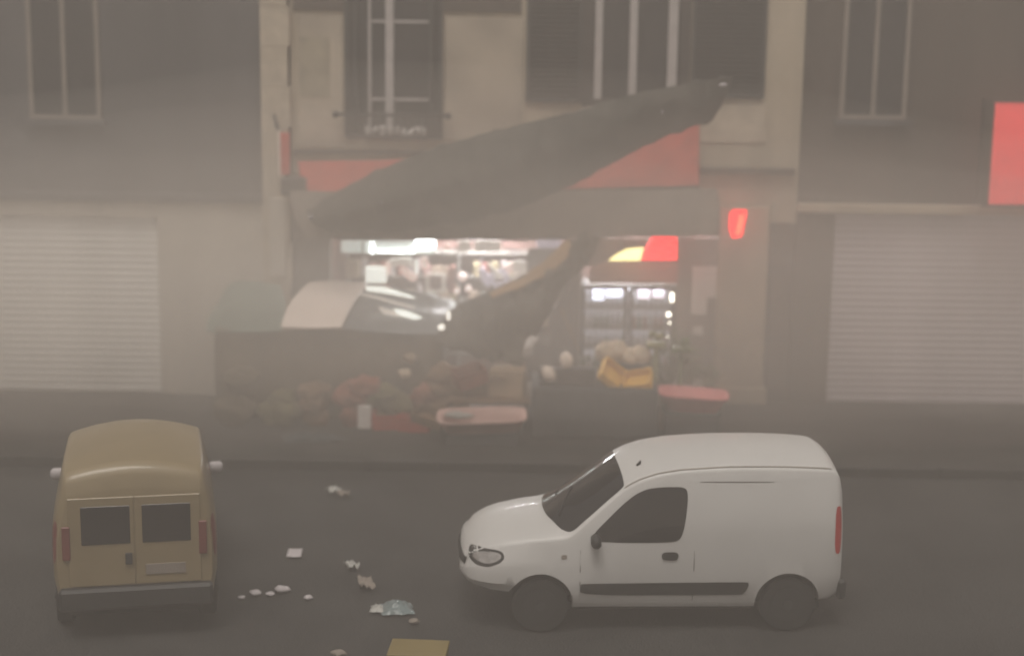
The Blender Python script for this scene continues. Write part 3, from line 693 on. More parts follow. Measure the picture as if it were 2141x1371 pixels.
# middle: heap of goods and boxes under the fallen canvas
mt_ = thing('goods_table', (X(1000, 850, -2.3), -2.3, PAVE), 'low brown plank table of reddish goods under the fallen canvas', 'table')
mx0, mx1 = X(935, 850, -2.3), X(1108, 850, -2.3)
mz = Z(838, 1010, -2.3)
box('table_top', mx0, mx1, -2.3, -1.3, mz - .04, mz, M['wood'], mt_, bevel=.006)
for x in (mx0 + .04, mx1 - .04):
    for y in (-2.24, -1.36): rod('leg', (x, y, PAVE), (x, y, mz - .04), .025, M['iron'], mt_)
M['tomato'] = mat('tomato red goods', (.30, .06, .04), .6, var=.3)
crate('wooden_crate', Vector((mx0 + .32, -1.85, mz + .002)), .52, .38, .2, M['wood'], 'wooden crate full of red goods at the left of the plank table', 'crate', (0, 0, R(6)))
for i in range(16):
    bm = bmesh.new(); blob(bm, (mx0 + .32 + random.uniform(-.19, .19), -1.85 + random.uniform(-.12, .12), mz + .17 + random.uniform(0, .05)), .05, amp=.1, seed=i, sub=2)
    tag(own(from_bm('tomato', bm, M['tomato'], None, True)), 'red round tomato heaped in the wooden crate under the canvas', 'tomato', 'tomatoes in the wooden crate')
bag = thing('cardboard_box', (mx1 - .34, -1.95, mz + .002), 'sagging tan cardboard box at the right end of the plank table', 'box'); bag.rotation_euler = (0, 0, R(-10))
M['card'] = mat('tan card', (.36, .26, .17), .8, var=.2)
bm = bmesh.new()
for v in bx(bm, -.27, .27, -.2, .2, 0, .42, bevel=.02): v.co.x *= 1 - .12 * v.co.z; v.co.y += .1 * v.co.z
from_bm('box_body', bm, M['card'], bag, local=True)
bm = bmesh.new(); bx(bm, -.26, .02, -.20, -.19, 0, .16, mtx=Matrix.Translation((0, -.02, .43)) @ Matrix.Rotation(R(60), 4, 'X')); from_bm('flap', bm, M['card'], bag, local=True)
tub('pink_white_tray', on(1008, 886, -2.72, .36), 1.25, .45, .2, mat('pinkish white plastic', (.62, .42, .38), .5, var=.08), 'long pinkish white tray on the pavement below the plank table', 'tray', (R(16), R(-2), R(2)), .12)
def stand(name, cx, cy, L, W, z0, z1, m, label):
    t = thing(name, (cx, cy, z0), label, 'stand')
    bm = bmesh.new(); bx(bm, -L / 2, L / 2, -W / 2, W / 2, z1 - z0 - .03, z1 - z0, bevel=.004); from_bm('top_board', bm, m, t, local=True)
    for x in (-L / 2 + .03, L / 2 - .07):
        bm = bmesh.new(); bx(bm, x, x + .04, -W / 2 + .02, W / 2 - .02, 0, z1 - z0 - .031); from_bm('side_board', bm, m, t, local=True)
    bm = bmesh.new(); bx(bm, -L / 2 + .072, L / 2 - .072, -W / 2 + .03, -W / 2 + .05, .0, z1 - z0 - .031); from_bm('front_board', bm, m, t, local=True)
p_ = on(1447, 830, -2.0, .49); stand('low_stand', p_.x, -2.0, .86, .42, PAVE, .47, M['slate'], 'low dark stand under the pink tub by the tan pillar')
p_ = on(1008, 886, -2.72, .36); stand('low_stand', p_.x, -2.68, 1.1, .40, PAVE, .33, M['slate'], 'low dark stand under the long pinkish white tray')
heap('limp_bag', on(965, 845, -2.7, .46), 3, (.1, .05, .02), .1, M['clear_bottle'], 'limp pale grey bag lying on the left end of the long tray', 'bag', (1.5, 1, .5), 4, .4)
for i, (u, v, lab) in enumerate(((858, 748, 'upper faint pale bundle tied on the brown stall cloth'), (846, 780, 'lower pale bundle tied on the brown stall cloth'))):
    bm = bmesh.new(); blob(bm, at(u, v, YS - .18), .085, (1.2, .6, .8), i, .4, 3); tag(own(from_bm('cloth_bundle', bm, M['cream_sack'] if i else M['card'], None, True)), lab, 'bundle')
rj = random.Random(5)
jl = [('brown cloth bundle slumped at the left end of the stall front', 500, 800, 'skirt'), ('olive cloth bundle low on the brown stall front, second from left', 575, 845, 'leaf_dull'), ('brown sack slumped in the middle before the stall', 660, 830, 'wood'),
      ('dull red sack slumped against the stall, above the white box', 745, 815, 'red_dull'), ('olive bundle leaning above the red crates', 815, 830, 'leaf_dull'), ('dull red bundle under the end of the stall', 905, 835, 'red_dull'), ('brown bundle jammed between stall and plank table', 940, 800, 'wood')]
M['leaf_dull'] = mat('olive cloth', (.16, .14, .07), .9, var=.3); M['red_dull'] = mat('dull red cloth', (.26, .09, .06), .9, var=.3)
for i, (lab, u, v, m) in enumerate(jl):
    bm = bmesh.new(); p = at(u, v, YS - .28)
    for q in range(4): blob(bm, (p.x + rj.uniform(-.16, .16), p.y + rj.uniform(-.06, .06), p.z + rj.uniform(-.12, .12)), rj.uniform(.13, .2), (1.2, .7, .9), q + 7 * i, .5, 3)
    lo = min(v_.co.z for v_ in bm.verts)
    for q in range(3): blob(bm, (p.x + rj.uniform(-.12, .12), p.y, (PAVE + lo) / 2 + .05), max(.1, (lo - PAVE) / 2 + .05), (1.2, .6, 1.0), q + 11 * i, .4, 3)
    tag(own(from_bm('cloth_bundle', bm, M[m], None, True)), lab, 'bundle')
crate('red_crate', at(985, 800, -2.1), .46, .34, .24, M['red_dull'], 'dull red crate tilted on the plank table under the fallen canvas', 'crate', (R(12), R(-16), R(20)))
crate('broken_crate', at(900, 880, -2.5), .5, .3, .16, M['wood'], 'weathered wooden crate tipped on the pavement left of the long tray', 'crate', (R(20), R(10), R(-25)))
for i, (u, v, m, lab) in enumerate(((1372, 712, 'leaf2', 'green'), (1425, 722, 'leaf', 'darker green'))):
    if i == 0: M['leaf2'] = mat('fresh green', (.26, .27, .12), .6, var=.3)
    p = at(u, v, -1.75); bm = bmesh.new()
    for q in range(9): blob(bm, (p.x + rj.uniform(-.11, .11), p.y + rj.uniform(-.08, .08), p.z + rj.uniform(0, .1)), rj.uniform(.035, .055), (1, 1, 1), q, .15, 1)
    bx(bm, p.x - .14, p.x + .14, p.y - .11, p.y + .11, p.z - .1, p.z - .02, bevel=.01)
    bx(bm, p.x - .03, p.x + .03, p.y - .03, p.y + .03, PAVE, p.z - .1)
    tag(own(from_bm('produce_basket', bm, M[m], None, True)), lab + ' produce heaped in a small raised basket in front of the fridge', 'basket')
# red crates on the pavement before the stall
rc = [((812, 893), .5, 12, 'red crate leaning on the white box at its right side'), ((868, 898), .46, -9, 'red crate at the right of the pair before the brown stall')]
for (uv, L, a_, lab) in rc:
    crate('red_crate', Gp(*uv), L, .36, .26, M['red_plastic'], lab, 'crate', (R(6), 0, R(a_)), 'red crates before the stall')
o = own(box('white_box', *(lambda p: (p.x - .1, p.x + .1, p.y - .1, p.y + .12, PAVE, PAVE + .36))(Gp(763, 893)), M['white_plastic'], bevel=.012)); tag(o, 'small upright white box at the left of the red crates', 'box')
# dark bins at the far left in front of the stall
for i, (u, v, c_, lab) in enumerate(((655, 935, (.055, .062, .066), 'slate grey heap of sacking on the road edge below the stall'), (1180, 925, (.06, .065, .075), 'bluish grey sacking heap on the road before the fruit table'))):
    p = gr(u, v, 0); bm = bmesh.new()
    for q in range(5): blob(bm, (p.x + random.uniform(-.35, .35), p.y + random.uniform(-.1, .1), .06), random.uniform(.16, .24), (1.4, .8, .6), q + 9 * i, .4, 3)
    tag(own(from_bm('sacking_heap', bm, mat('sacking %d' % i, c_, .9, var=.2), None, True)), lab, 'sacking')

# ------------------------------------------------------------------ neighbours: left and right
nl = thing('left_neighbour_building', (-8, 1, 0), 'dark grey building left of the pier, its ground floor pale with a roller shutter', 'building')
lx0, lx1 = -16, xL - .012
zg = Z(421, 500, .05)
box('upper_wall', lx0, lx1, .05, .6, zg, BT - .4, M['grey_wall'], nl)
box('ground_wall', X(330, 550), lx1, .02, .6, PAVE, zg, M['pale_wall'], nl)
box('ground_wall', lx0, X(-40, 550), .02, .6, PAVE, zg, M['pale_wall'], nl)
box('ground_wall', X(-40, 550), X(330, 550), .02, .6, Z(452, 150), zg, M['pale_wall'], nl)
box('corner_strip', X(566, 500), X(600, 500), -.14, -.102, Z(575, 580), Z(412, 580), M['pale_wall'], nl, bevel=.01)
box('cornice', lx0, lx1, -.08, .048, zg - .02, zg + .12, M['grey_wall'], nl, bevel=.02)
box('rear_mass', lx0, lx1, .6, 7, 0, BT - .4, M['grey_wall'], nl)
rs = box('roller_shutter', X(-40, 550), X(330, 550), .14, .2, PAVE, Z(452, 150), M['shutter_pale'], nl)
def slats(parent, x0, x1, y, z0, z1, m, p=.11):
    bm = bmesh.new(); v = [(0, 0, 0), (0, -.009, .02), (0, -.012, p / 2), (0, -.009, p - .02), (0, 0, p - .006)]
    a_ = [bm.verts.new(q) for q in v]; b_ = [bm.verts.new((x1 - x0, q[1], q[2])) for q in v]
    for i in range(4): bm.faces.new([a_[i], b_[i], b_[i + 1], a_[i + 1]])
    me = bpy.data.meshes.new('slat'); bm.to_mesh(me); bm.free(); me.materials.append(m)
    z = z0 + .002
    while z < z1 - p:
        o = bpy.data.objects.new('slat', me); col.objects.link(o); o.parent = parent; o.location = Vector((x0, y - .002, z)) - base(parent); z += p
slats(rs, X(-40, 550), X(330, 550), .14, PAVE, Z(452, 150), M['shutter_pale'])
def plain_window(parent, x0, x1, y, z0, z1):
    f = bmesh.new(); t = .07
    bx(f, x0, x0 + t, y - .05, y, z0, z1); bx(f, x1 - t, x1, y - .05, y, z0, z1); bx(f, x0 + t, x1 - t, y - .05, y, z0, z0 + t); bx(f, x0 + t, x1 - t, y - .05, y, z1 - t, z1)
    bx(f, (x0 + x1) / 2 - .035, (x0 + x1) / 2 + .035, y - .05, y, z0 + t, z1 - t)
    wv = from_bm('window', f, M['valance'], parent)
    box('pane', x0 + t, x1 - t, y - .02, y - .003, z0 + t, z1 - t, M['glass_dark'], wv)
    box('sill', x0 - .08, x1 + .08, y - .14, y - .052, z0 - .09, z0 - .005, M['grey_wall'], wv)
plain_window(nl, X(60, 200), X(210, 200), .05, Z(250, 150), BT - .9)
nr = thing('right_neighbour_building', (9, 1, 0), 'dim brownish building to the right of the shop with a lilac grey shutter', 'building')
rx0, rx1 = xR + .012, 17
zr = Z(440, 1900, .05)
box('upper_wall', rx0, rx1, .05, .6, zr, BT - .2, M['brown_wall'], nr)
s0, s1 = X(1740, 600), X(2190, 600)
box('ground_wall', rx0, s0, .04, .6, PAVE, zr, M['brown_wall'], nr)
box('ground_wall', s1, rx1, .04, .6, PAVE, zr, M['brown_wall'], nr)
box('cornice', rx0, rx1, -.08, .048, zr - .05, zr + .1, M['tan'], nr, bevel=.02)
box('rear_mass', rx0, rx1, .6, 7, 0, BT - .2, M['brown_wall'], nr)
rs2 = box('roller_shutter', s0, s1, .14, .2, PAVE, zr, M['lilac'], nr)
slats(rs2, s0, s1, .14, PAVE, zr - .05, M['lilac'])
plain_window(nr, X(1760, 150), X(1900, 150), .05, Z(250, 1830), BT - .8)
rb = thing('added_red_box', at(2105, 400, -.6), 'large added box that glows softly red on the right hand building', 'sign')
pbox('sign_panel', 2066, 215, 2230, 430, -.6, -.45, M['added_red_glow'], rb, bevel=.02)  # added glowing panel that brings a red glow to the right side
for a_ in ((2060, 209, 2236, 215), (2060, 430, 2236, 436), (2060, 215, 2066, 430)): pbox('sign_frame', *a_, -.62, -.45, M['brown_wall'], rb)
bm = bmesh.new()
for u in (2070, 2125): a_ = at(u, 330, -.45); tube(bm, a_, (a_.x, .05, a_.z), .03)
from_bm('bracket', bm, M['iron'], rb)

# ------------------------------------------------------------------ vehicles
def interp(tab, x):
    if x <= tab[0][0]: return tab[0][1]
    for (a, b) in zip(tab[:-1], tab[1:]):
        if x <= b[0]:
            t = (x - a[0]) / (b[0] - a[0]); i = tab.index(a)
            p0 = tab[max(i - 1, 0)][1]; p3 = tab[min(i + 2, len(tab) - 1)][1]
            # monotone-ish blend of linear and catmull
            c = crom(p0, a[1], b[1], p3, t); l = a[1] + (b[1] - a[1]) * t
            lo, hi = min(a[1], b[1]), max(a[1], b[1])
            return min(max(c, lo - .004), hi + .004) * .7 + l * .3
    return tab[-1][1]
class Body:
    def __init__(s, L, zb, w_, zs, ws, zt):
        s.L, s.zb, s.w, s.zs, s.ws, s.zt = L, zb, w_, zs, ws, zt
    def ring(s, x):
        zb, w_, zs, ws, zt = (interp(q, x) for q in (s.zb, s.w, s.zs, s.ws, s.zt))
        ws = min(ws, w_ - .004); h = zs - zb
        pts = [(0, zb), (w_ * .5, zb), (w_ * .86, zb), (w_ - .075, zb + .01), (w_ - .035, zb + .07), (w_ + .006, zb + h * .22), (w_ + .010, zb + h * .40), (w_ + .004, zb + h * .56)]
        zbelt = zb + h * .56
        for k in range(1, 7):
            t = k / 7; pts.append((w_ + .004 + (ws - w_ - .004) * (t ** 1.35), zbelt + (zs - .05 - zbelt) * t))
        pts += [(ws, zs - .045), (ws - .012, zs - .018), (ws - .035, zs)]
        y0 = ws - .035
        for k in range(1, 13):
            y = y0 * (1 - k / 12); pts.append((y, zs + (zt - zs) * (1 - (y / y0) ** 2.0)))
        return pts
    def half(s, x, z):          # half width of the side at a height
        r = s.ring(x); best = 0
        for (a, b) in zip(r[2:-1], r[3:]):
            if min(a[1], b[1]) - 1e-6 <= z <= max(a[1], b[1]) + 1e-6:
                t = 0 if abs(b[1] - a[1]) < 1e-6 else (z - a[1]) / (b[1] - a[1]); best = max(best, a[0] + (b[0] - a[0]) * t)
        return best
    def top(s, x, y):
        r = s.ring(x)[-13:]; y = abs(y)
        for (a, b) in zip(r[:-1], r[1:]):
            if b[0] - 1e-6 <= y <= a[0] + 1e-6:
                t = 0 if abs(b[0] - a[0]) < 1e-6 else (y - a[0]) / (b[0] - a[0]); return a[1] + (b[1] - a[1]) * t
        return r[0][1]
    def front(s, y, z):         # x at which the nose surface passes y, z
        lo, hi = 0, .9
        def ins(x): return z <= s.zt_at(x, y) and abs(y) <= s.half(x, z) + .001
        for _ in range(22):
            m_ = (lo + hi) / 2
            if s.half(m_, z) >= abs(y) or (z < s.top(m_, y) and abs(y) < interp(s.ws, m_) - .03 and z > interp(s.zb, m_)): hi = m_
            else: lo = m_
        return hi
    def mesh(s, name, m, parent, arches, nst=90):
        bm = bmesh.new(); xs = [s.L * (i / nst) ** 1.0 for i in range(nst + 1)]
        xs = sorted(set([0, .01, .02, .035, .05, .07] + xs[2:-2] + [s.L - .06, s.L - .03, s.L - .01, s.L]))
        rings = []
        for x in xs:
            h = s.ring(x); full = [(-y, z) for y, z in h] + [(y, z) for y, z in reversed(h[1:-1])]
            rings.append([bm.verts.new((x, y, z)) for y, z in full])
        n = len(rings[0])
        for a, b in zip(rings[:-1], rings[1:]):
            for i in range(n): bm.faces.new([a[i], a[(i + 1) % n], b[(i + 1) % n], b[i]])
        bm.faces.new(list(reversed(rings[0]))); bm.faces.new(rings[-1])
        o = from_bm(name, bm, m, parent, True, local=True)
        for (cx, cz, r) in arches:
            cb = bmesh.new(); tube(cb, (cx, -1.2, cz), (cx, 1.2, cz), r, 40)
            me = bpy.data.meshes.new('cut'); cb.to_mesh(me); cb.free(); co = bpy.data.objects.new('cut', me); col.objects.link(co)
            co.parent = parent
            md_ = o.modifiers.new('arch', 'BOOLEAN'); md_.object = co; md_.solver = 'EXACT'
            cuts.append(co)
        return o
cuts = []
def bake(o):
    bpy.context.view_layer.update()
    dg = bpy.context.evaluated_depsgraph_get(); me = bpy.data.meshes.new_from_object(o.evaluated_get(dg))
    o.modifiers.clear(); o.data = me
    for p in me.polygons: p.use_smooth = True
    try: me.set_sharp_from_angle(angle=R(38))
    except Exception: pass
def side_patch(body, name, poly, m, parent, off=.004, sgn=-1, n=26, th=.003):
    # fills an outline given in x, z with a grid that follows the body side
    bm = bmesh.new(); vs = [bm.verts.new((p[0], 0, p[1])) for p in smooth_poly(poly)]
    f = bm.faces.new(vs)
    x0, x1 = min(v.co.x for v in vs), max(v.co.x for v in vs); z0, z1 = min(v.co.z for v in vs), max(v.co.z for v in vs)
    for i in range(1, n): bmesh.ops.bisect_plane(bm, geom=bm.verts[:] + bm.edges[:] + bm.faces[:], plane_co=(x0 + (x1 - x0) * i / n, 0, 0), plane_no=(1, 0, 0))
    for i in range(1, n): bmesh.ops.bisect_plane(bm, geom=bm.verts[:] + bm.edges[:] + bm.faces[:], plane_co=(0, 0, z0 + (z1 - z0) * i / n), plane_no=(0, 0, 1))
    for v in bm.verts: v.co.y = sgn * (body.half(v.co.x, v.co.z) + off)
    return from_bm(name, bm, m, parent, True, local=True)
def smooth_poly(p, it=2):
    for _ in range(it):
        q = []
        for i in range(len(p)):
            a, b = p[i], p[(i + 1) % len(p)]
            q += [(a[0] * .8 + b[0] * .2, a[1] * .8 + b[1] * .2), (a[0] * .2 + b[0] * .8, a[1] * .2 + b[1] * .8)]
        p = q
    return p
def top_patch(body, name, poly, m, parent, off=.004, n=30):
    bm = bmesh.new(); vs = [bm.verts.new((p[0], p[1], 0)) for p in smooth_poly(poly)]
    bm.faces.new(vs)
    x0, x1 = min(v.co.x for v in vs), max(v.co.x for v in vs); y0, y1 = min(v.co.y for v in vs), max(v.co.y for v in vs)
    for i in range(1, n): bmesh.ops.bisect_plane(bm, geom=bm.verts[:] + bm.edges[:] + bm.faces[:], plane_co=(x0 + (x1 - x0) * i / n, 0, 0), plane_no=(1, 0, 0))
    for i in range(1, n): bmesh.ops.bisect_plane(bm, geom=bm.verts[:] + bm.edges[:] + bm.faces[:], plane_co=(0, y0 + (y1 - y0) * i / n, 0), plane_no=(0, 1, 0))
    for v in bm.verts: v.co.z = body.top(v.co.x, v.co.y) + off
    return from_bm(name, bm, m, parent, True, local=True)
def wheel(parent, x, y, r, wd, sgn):
    t = bmesh.new(); tube(t, (x, y - wd / 2, r), (x, y + wd / 2, r), r, 36)
    bmesh.ops.bevel(t, geom=[e for e in t.edges if abs(e.verts[0].co.y - e.verts[1].co.y) < 1e-4], offset=.02, segments=2, affect='EDGES')
    wh = from_bm('wheel', t, M['rubber'], parent, False, local=True)
    b = bmesh.new(); yy = y + sgn * (wd / 2 + .003); tube(b, (x, yy - sgn * .01, r), (x, yy + sgn * .008, r), r * .6, 28, None)
    from_bm('rim', b, M['rim'], wh, False, local=True)
    b = bmesh.new(); tube(b, (x, yy + sgn * .009, r), (x, yy + sgn * .03, r), r * .17, 16); from_bm('hub_cap', b, M['black_plastic'], wh, False, local=True)

# the white van
van = Body(3.99,
  zb=[(0, .54), (.1, .47), (.3, .43), (.5, .41), (.7, .35), (1.0, .25), (1.3, .25), (3.2, .25), (3.9, .33), (3.99, .36)],
  w_=[(0, .40), (.02, .50), (.05, .58), (.10, .655), (.18, .72), (.3, .775), (.45, .805), (.7, .822), (1.0, .83), (3.5, .83), (3.85, .815), (3.95, .79), (3.99, .76)],
  zs=[(0, .66), (.02, .70), (.05, .745), (.10, .79), (.18, .845), (.3, .90), (.45, .945), (.7, .99), (.95, 1.02), (1.13, 1.05), (1.3, 1.20), (1.5, 1.375), (1.7, 1.535), (1.85, 1.62), (2.05, 1.685), (2.3, 1.725), (2.8, 1.755), (3.4, 1.755), (3.85, 1.73), (3.95, 1.66), (3.99, 1.5)],
  ws=[(0, .36), (.02, .45), (.05, .53), (.10, .60), (.18, .66), (.3, .71), (.45, .74), (.8, .77), (1.1, .785), (1.3, .77), (1.7, .725), (2.1, .715), (3.6, .715), (3.95, .69), (3.99, .66)],
  zt=[(0, .68), (.02, .74), (.05, .80), (.10, .86), (.18, .93), (.3, .99), (.45, 1.035), (.7, 1.085), (.80, 1.10), (.88, 1.125), (.98, 1.19), (1.1, 1.27), (1.3, 1.405), (1.5, 1.55), (1.65, 1.65), (1.8, 1.725), (2.0, 1.79), (2.3, 1.83), (2.8, 1.855), (3.4, 1.85), (3.85, 1.82), (3.95, 1.74), (3.99, 1.55)])
VY = -9.04
vp = at(960, 1150, VY)
vt = thing('white_van', (vp.x, VY, 0), 'small white panel van with dark side moulding parked on the road', 'van', rz=R(3))
vb = van.mesh('body', M['van_white'], vt, [(.83, .30, .345), (3.43, .30, .345)])
bake(vb)
for c_ in cuts: bpy.data.objects.remove(c_)
cuts.clear()
for sg in (-1, 1):
    side_patch(van, 'side_window', [(1.36, .985), (1.36, 1.06), (1.66, 1.36), (1.80, 1.475), (1.93, 1.535), (2.10, 1.555), (2.33, 1.555), (2.35, 1.45), (2.32, 1.18), (2.28, 1.03), (2.20, .985)], M['van_glass'], vt, sgn=sg)
    side_patch(van, 'side_moulding', [(1.24, .41), (1.24, .54), (1.3, .545), (2.9, .555), (3.02, .55), (2.97, .42), (2.9, .405)], M['black_plastic'], vt, off=.012, sgn=sg, n=14)
    hd = side_patch(van, 'door_handle', [(2.09, .80), (2.08, .86), (2.11, .885), (2.24, .885), (2.26, .85), (2.24, .79)], M['black_plastic'], vt, off=.010, sgn=sg, n=4)
    side_patch(van, 'side_marker', [(1.04, .80), (1.04, .845), (1.10, .85), (1.10, .81)], M['valance'], vt, off=.006, sgn=sg, n=3)
    hl = side_patch(van, 'headlight', [(.08, .76), (.10, .83), (.20, .872), (.34, .88), (.44, .86), (.455, .80), (.40, .745), (.28, .70), (.15, .705)], M['black_plastic'], vt, off=.002, sgn=sg, n=14)
    side_patch(van, 'lamp_glass', [(.12, .765), (.14, .82), (.24, .848), (.34, .855), (.42, .84), (.42, .80), (.36, .76), (.26, .73)], M['chrome'], hl, off=.007, sgn=sg, n=14)
    side_patch(van, 'sliding_door_seam', [(2.47, 1.60), (2.47, 1.61), (3.25, 1.61), (3.25, 1.60)], M['dark'], vt, off=.0015, sgn=sg, n=3)
    for xx in (1.235, 2.42):
        side_patch(van, 'door_seam', [(xx, .34), (xx, .9), (xx + .008, .9), (xx + .008, .34)], M['dark'], vt, off=.0015, sgn=sg, n=3)
    side_patch(van, 'tail_light', [(3.90, .85), (3.90, 1.35), (3.975, 1.35), (3.975, .85)], M['tail_red'], vt, off=.004, sgn=sg, n=6)
    bm = bmesh.new(); prev = None
    for i in range(60):
        x = 1.70 + (3.86 - 1.70) * i / 59; z = interp(van.zs, x) - .002; y = sg * (interp(van.ws, x) - .028)
        cr = [bm.verts.new((x, y + d, z + e)) for d, e in ((-.007 * sg, .006), (.007 * sg, .001))]
        if prev: bm.faces.new([prev[0], cr[0], cr[1], prev[1]])
        prev = cr
    from_bm('roof_seam', bm, M['valance'], vt, local=True)
    # mirror
    bm = bmesh.new(); yb = sg * (van.half(1.42, 1.0)); 
    vs = bx(bm, 1.34, 1.44, min(yb, yb + sg * .17), max(yb, yb + sg * .17), .955, 1.085, bevel=.03)
    from_bm('door_mirror', bm, M['black_plastic'], vt, True, local=True)
    for x in (.83, 3.43): wheel(vt, x, sg * .73, .295, .17, sg)
wsd = top_patch(van, 'windscreen', [(1.14, -.745), (1.35, -.73), (1.67, -.685), (1.70, -.64), (1.665, 0), (1.70, .64), (1.67, .685), (1.35, .73), (1.14, .745), (1.02, .64), (.91, .33), (.885, 0), (.91, -.33), (1.02, -.64)], M['van_glass'], vt)
for y0 in (-.45, .1):
    bm = bmesh.new(); p = lambda x, y: Vector((x, y, van.top(x, y) + .02)); tube(bm, p(1.03, y0), p(1.2, y0 + .42), .008, 6); from_bm('wiper', bm, M['black_plastic'], vt, local=True)
bm = bmesh.new(); z = van.top(1.86, -.42); tube(bm, (1.86, -.42, z - .01), (1.89, -.42, z + .045), .022, 8, .01); from_bm('aerial_base', bm, M['black_plastic'], vt, True, local=True)
# grille slot and bumper line follow the nose
def nose_strip(name, ya, yb, za, zb_, m, off=.006, n=40):
    bm = bmesh.new(); prev = None
    for i in range(n + 1):
        y = ya + (yb - ya) * i / n; k = abs(y / .62) ** 2; rr = []
        for z in (za(k), zb_(k)):
            x = van.front(y, z); rr.append(bm.verts.new((x - off, y + (off if y > 0 else -off) * min(1, abs(y) * 2), z)))
        if prev: bm.faces.new([prev[0], prev[1], rr[1], rr[0]])
        prev = rr
    o = from_bm(name, bm, m, vt, True, local=True)
nose_strip('grille', -.56, .56, lambda k: .735 + .01 * k, lambda k: .655 + .02 * k, M['black_plastic'])
nose_strip('lower_intake', -.34, .34, lambda k: .60, lambda k: .565, M['black_plastic'])
bm = bmesh.new(); bx(bm, 3.96, 4.06, -.78, .78, .33, .55, bevel=.03); from_bm('rear_bumper', bm, M['black_plastic'], vt, local=True)
bm = bmesh.new(); bx(bm, .7, 3.8, -.66, .66, .2, .28); bx(bm, .6, 1.2, -.5, .5, .28, .66); bx(bm, 3.05, 3.8, -.55, .55, .28, .66); from_bm('underbody', bm, M['rubber'], vt, local=True)

# yellowish tan small van pointing away at the left edge, its tail to the camera
cp = gr(470, 1300, .2)
tx, ty = cp.x - .92, cp.y + .12
ca = R(-78)
ct = thing('yellowish_van', (tx - 3.99 * math.cos(ca), ty - 3.99 * math.sin(ca), 0), 'yellowish tan small van seen from behind, left of the litter on the road', 'van', rz=ca)
cb = van.mesh('body', M['car_tan'], ct, [(.83, .30, .345), (3.43, .30, .345)])
bake(cb)
for c_ in cuts: bpy.data.objects.remove(c_)
cuts.clear()
def cbox(name, x0, x1, y0, y1, z0, z1, m, p=None, bv=.006):
    bm = bmesh.new(); bx(bm, x0, x1, y0, y1, z0, z1, bevel=bv); return from_bm(name, bm, m, p or ct, local=True)
for sg in (-1, 1):
    side_patch(van, 'side_window', [(1.36, .985), (1.36, 1.06), (1.66, 1.36), (1.93, 1.535), (2.33, 1.555), (2.28, 1.03), (2.20, .985)], M['van_glass'], ct, sgn=sg, n=12)
    side_patch(van, 'side_moulding', [(1.24, .41), (1.24, .54), (3.02, .55), (2.97, .42)], M['black_plastic'], ct, off=.012, sgn=sg, n=8)
    side_patch(van, 'tail_light', [(3.88, .80), (3.88, 1.25), (3.975, 1.25), (3.975, .80)], M['dull_red'], ct, off=.005, sgn=sg, n=5)
    y0, y1 = sorted((sg * .045, sg * .56)); rd = cbox('rear_door', 3.985, 4.005, min(0 + sg * .006, sg * .66), max(0 + sg * .006, sg * .66), .56, 1.49, M['car_tan'])
    cbox('rear_window', 4.003, 4.012, y0 + .03, y1 - .0, 1.0, 1.40, M['van_glass'], rd, .003)
    y0, y1 = sorted((sg * .64, sg * .72)); lt = cbox('tail_light', 3.99, 4.02, y0, y1, .85, 1.2, M['dull_red'])
    for x in (.83, 3.43): wheel(ct, x, sg * .73, .295, .17, sg)
    yb = sg * van.half(1.42, 1.0); bm = bmesh.new(); bx(bm, 1.34, 1.44, min(yb, yb + sg * .17), max(yb, yb + sg * .17), .955, 1.085, bevel=.03); from_bm('door_mirror', bm, M['paper'], ct, True, local=True)
cbox('rear_bumper', 3.96, 4.09, -.77, .77, .32, .55, M['black_plastic'], bv=.03)
cbox('number_plate', 4.005, 4.015, .10, .50, .66, .77, M['valance'], bv=.002)
cbox('door_handle', 4.006, 4.03, -.10, -.03, .78, .90, M['black_plastic'])
top_patch(van, 'windscreen', [(1.14, -.745), (1.67, -.685), (1.665, 0), (1.67, .685), (1.14, .745), (.97, 0)], M['van_glass'], ct, n=14)
cbox('underbody', .7, 3.85, -.66, .66, .2, .34, M['rubber'])

# ------------------------------------------------------------------ litter on the road
def scrap(name, u, v, wd, ln, m, label, cat, rz=0, curl=.02, seed=0, z=.012, group=None):
    p = gr(u, v, 0); bm = bmesh.new(); n = 8; g = []
    for j in range(n + 1):
        g.append([bm.verts.new((wd * (i / n - .5), ln * (j / n - .5), z + curl * (.6 + noise.noise(Vector((i * .4, j * .4, seed * 5.))))  )) for i in range(n + 1)])
    for j in range(n):
        for i in range(n): bm.faces.new([g[j][i], g[j][i + 1], g[j + 1][i + 1], g[j + 1][i]])
    o = from_bm(name, bm, m, None, True); o.location = p; o.rotation_euler = (0, 0, R(rz))
    s = o.modifiers.new('t', 'SOLIDIFY'); s.thickness = .004
    return tag(o, label, cat, group)
scrap('paper_sheet', 616, 1158, .17, .30, M['paper'], 'flat white sheet of paper alone on the dark road', 'paper', 3, .008)
for i, (u, v, s, lab) in enumerate(((506, 1251, .045, 'leftmost pale scrap of the short row near the tan car'), (534, 1243, .07, 'second pale scrap from the left in the short row'), (565, 1244, .05, 'third pale scrap from the left in the short row'), (590, 1237, .085, 'largest and last pale scrap of the short row'), (644, 1252, .055, 'single pale scrap right of the short row'), (866, 1302, .06, 'small dull scrap above the yellow box'), (708, 1371, .08, 'pale scrap at the very bottom left of the yellow box'))):
    p = gr(u, v, 0); bm = bmesh.new(); blob(bm, (0, 0, s * .4), s, (1, .8, .45), i, .5)
    o = from_bm('litter_scrap', bm, M['paper'] if i < 5 else M['valance'], None, True); o.location = p; tag(o, lab, 'litter')
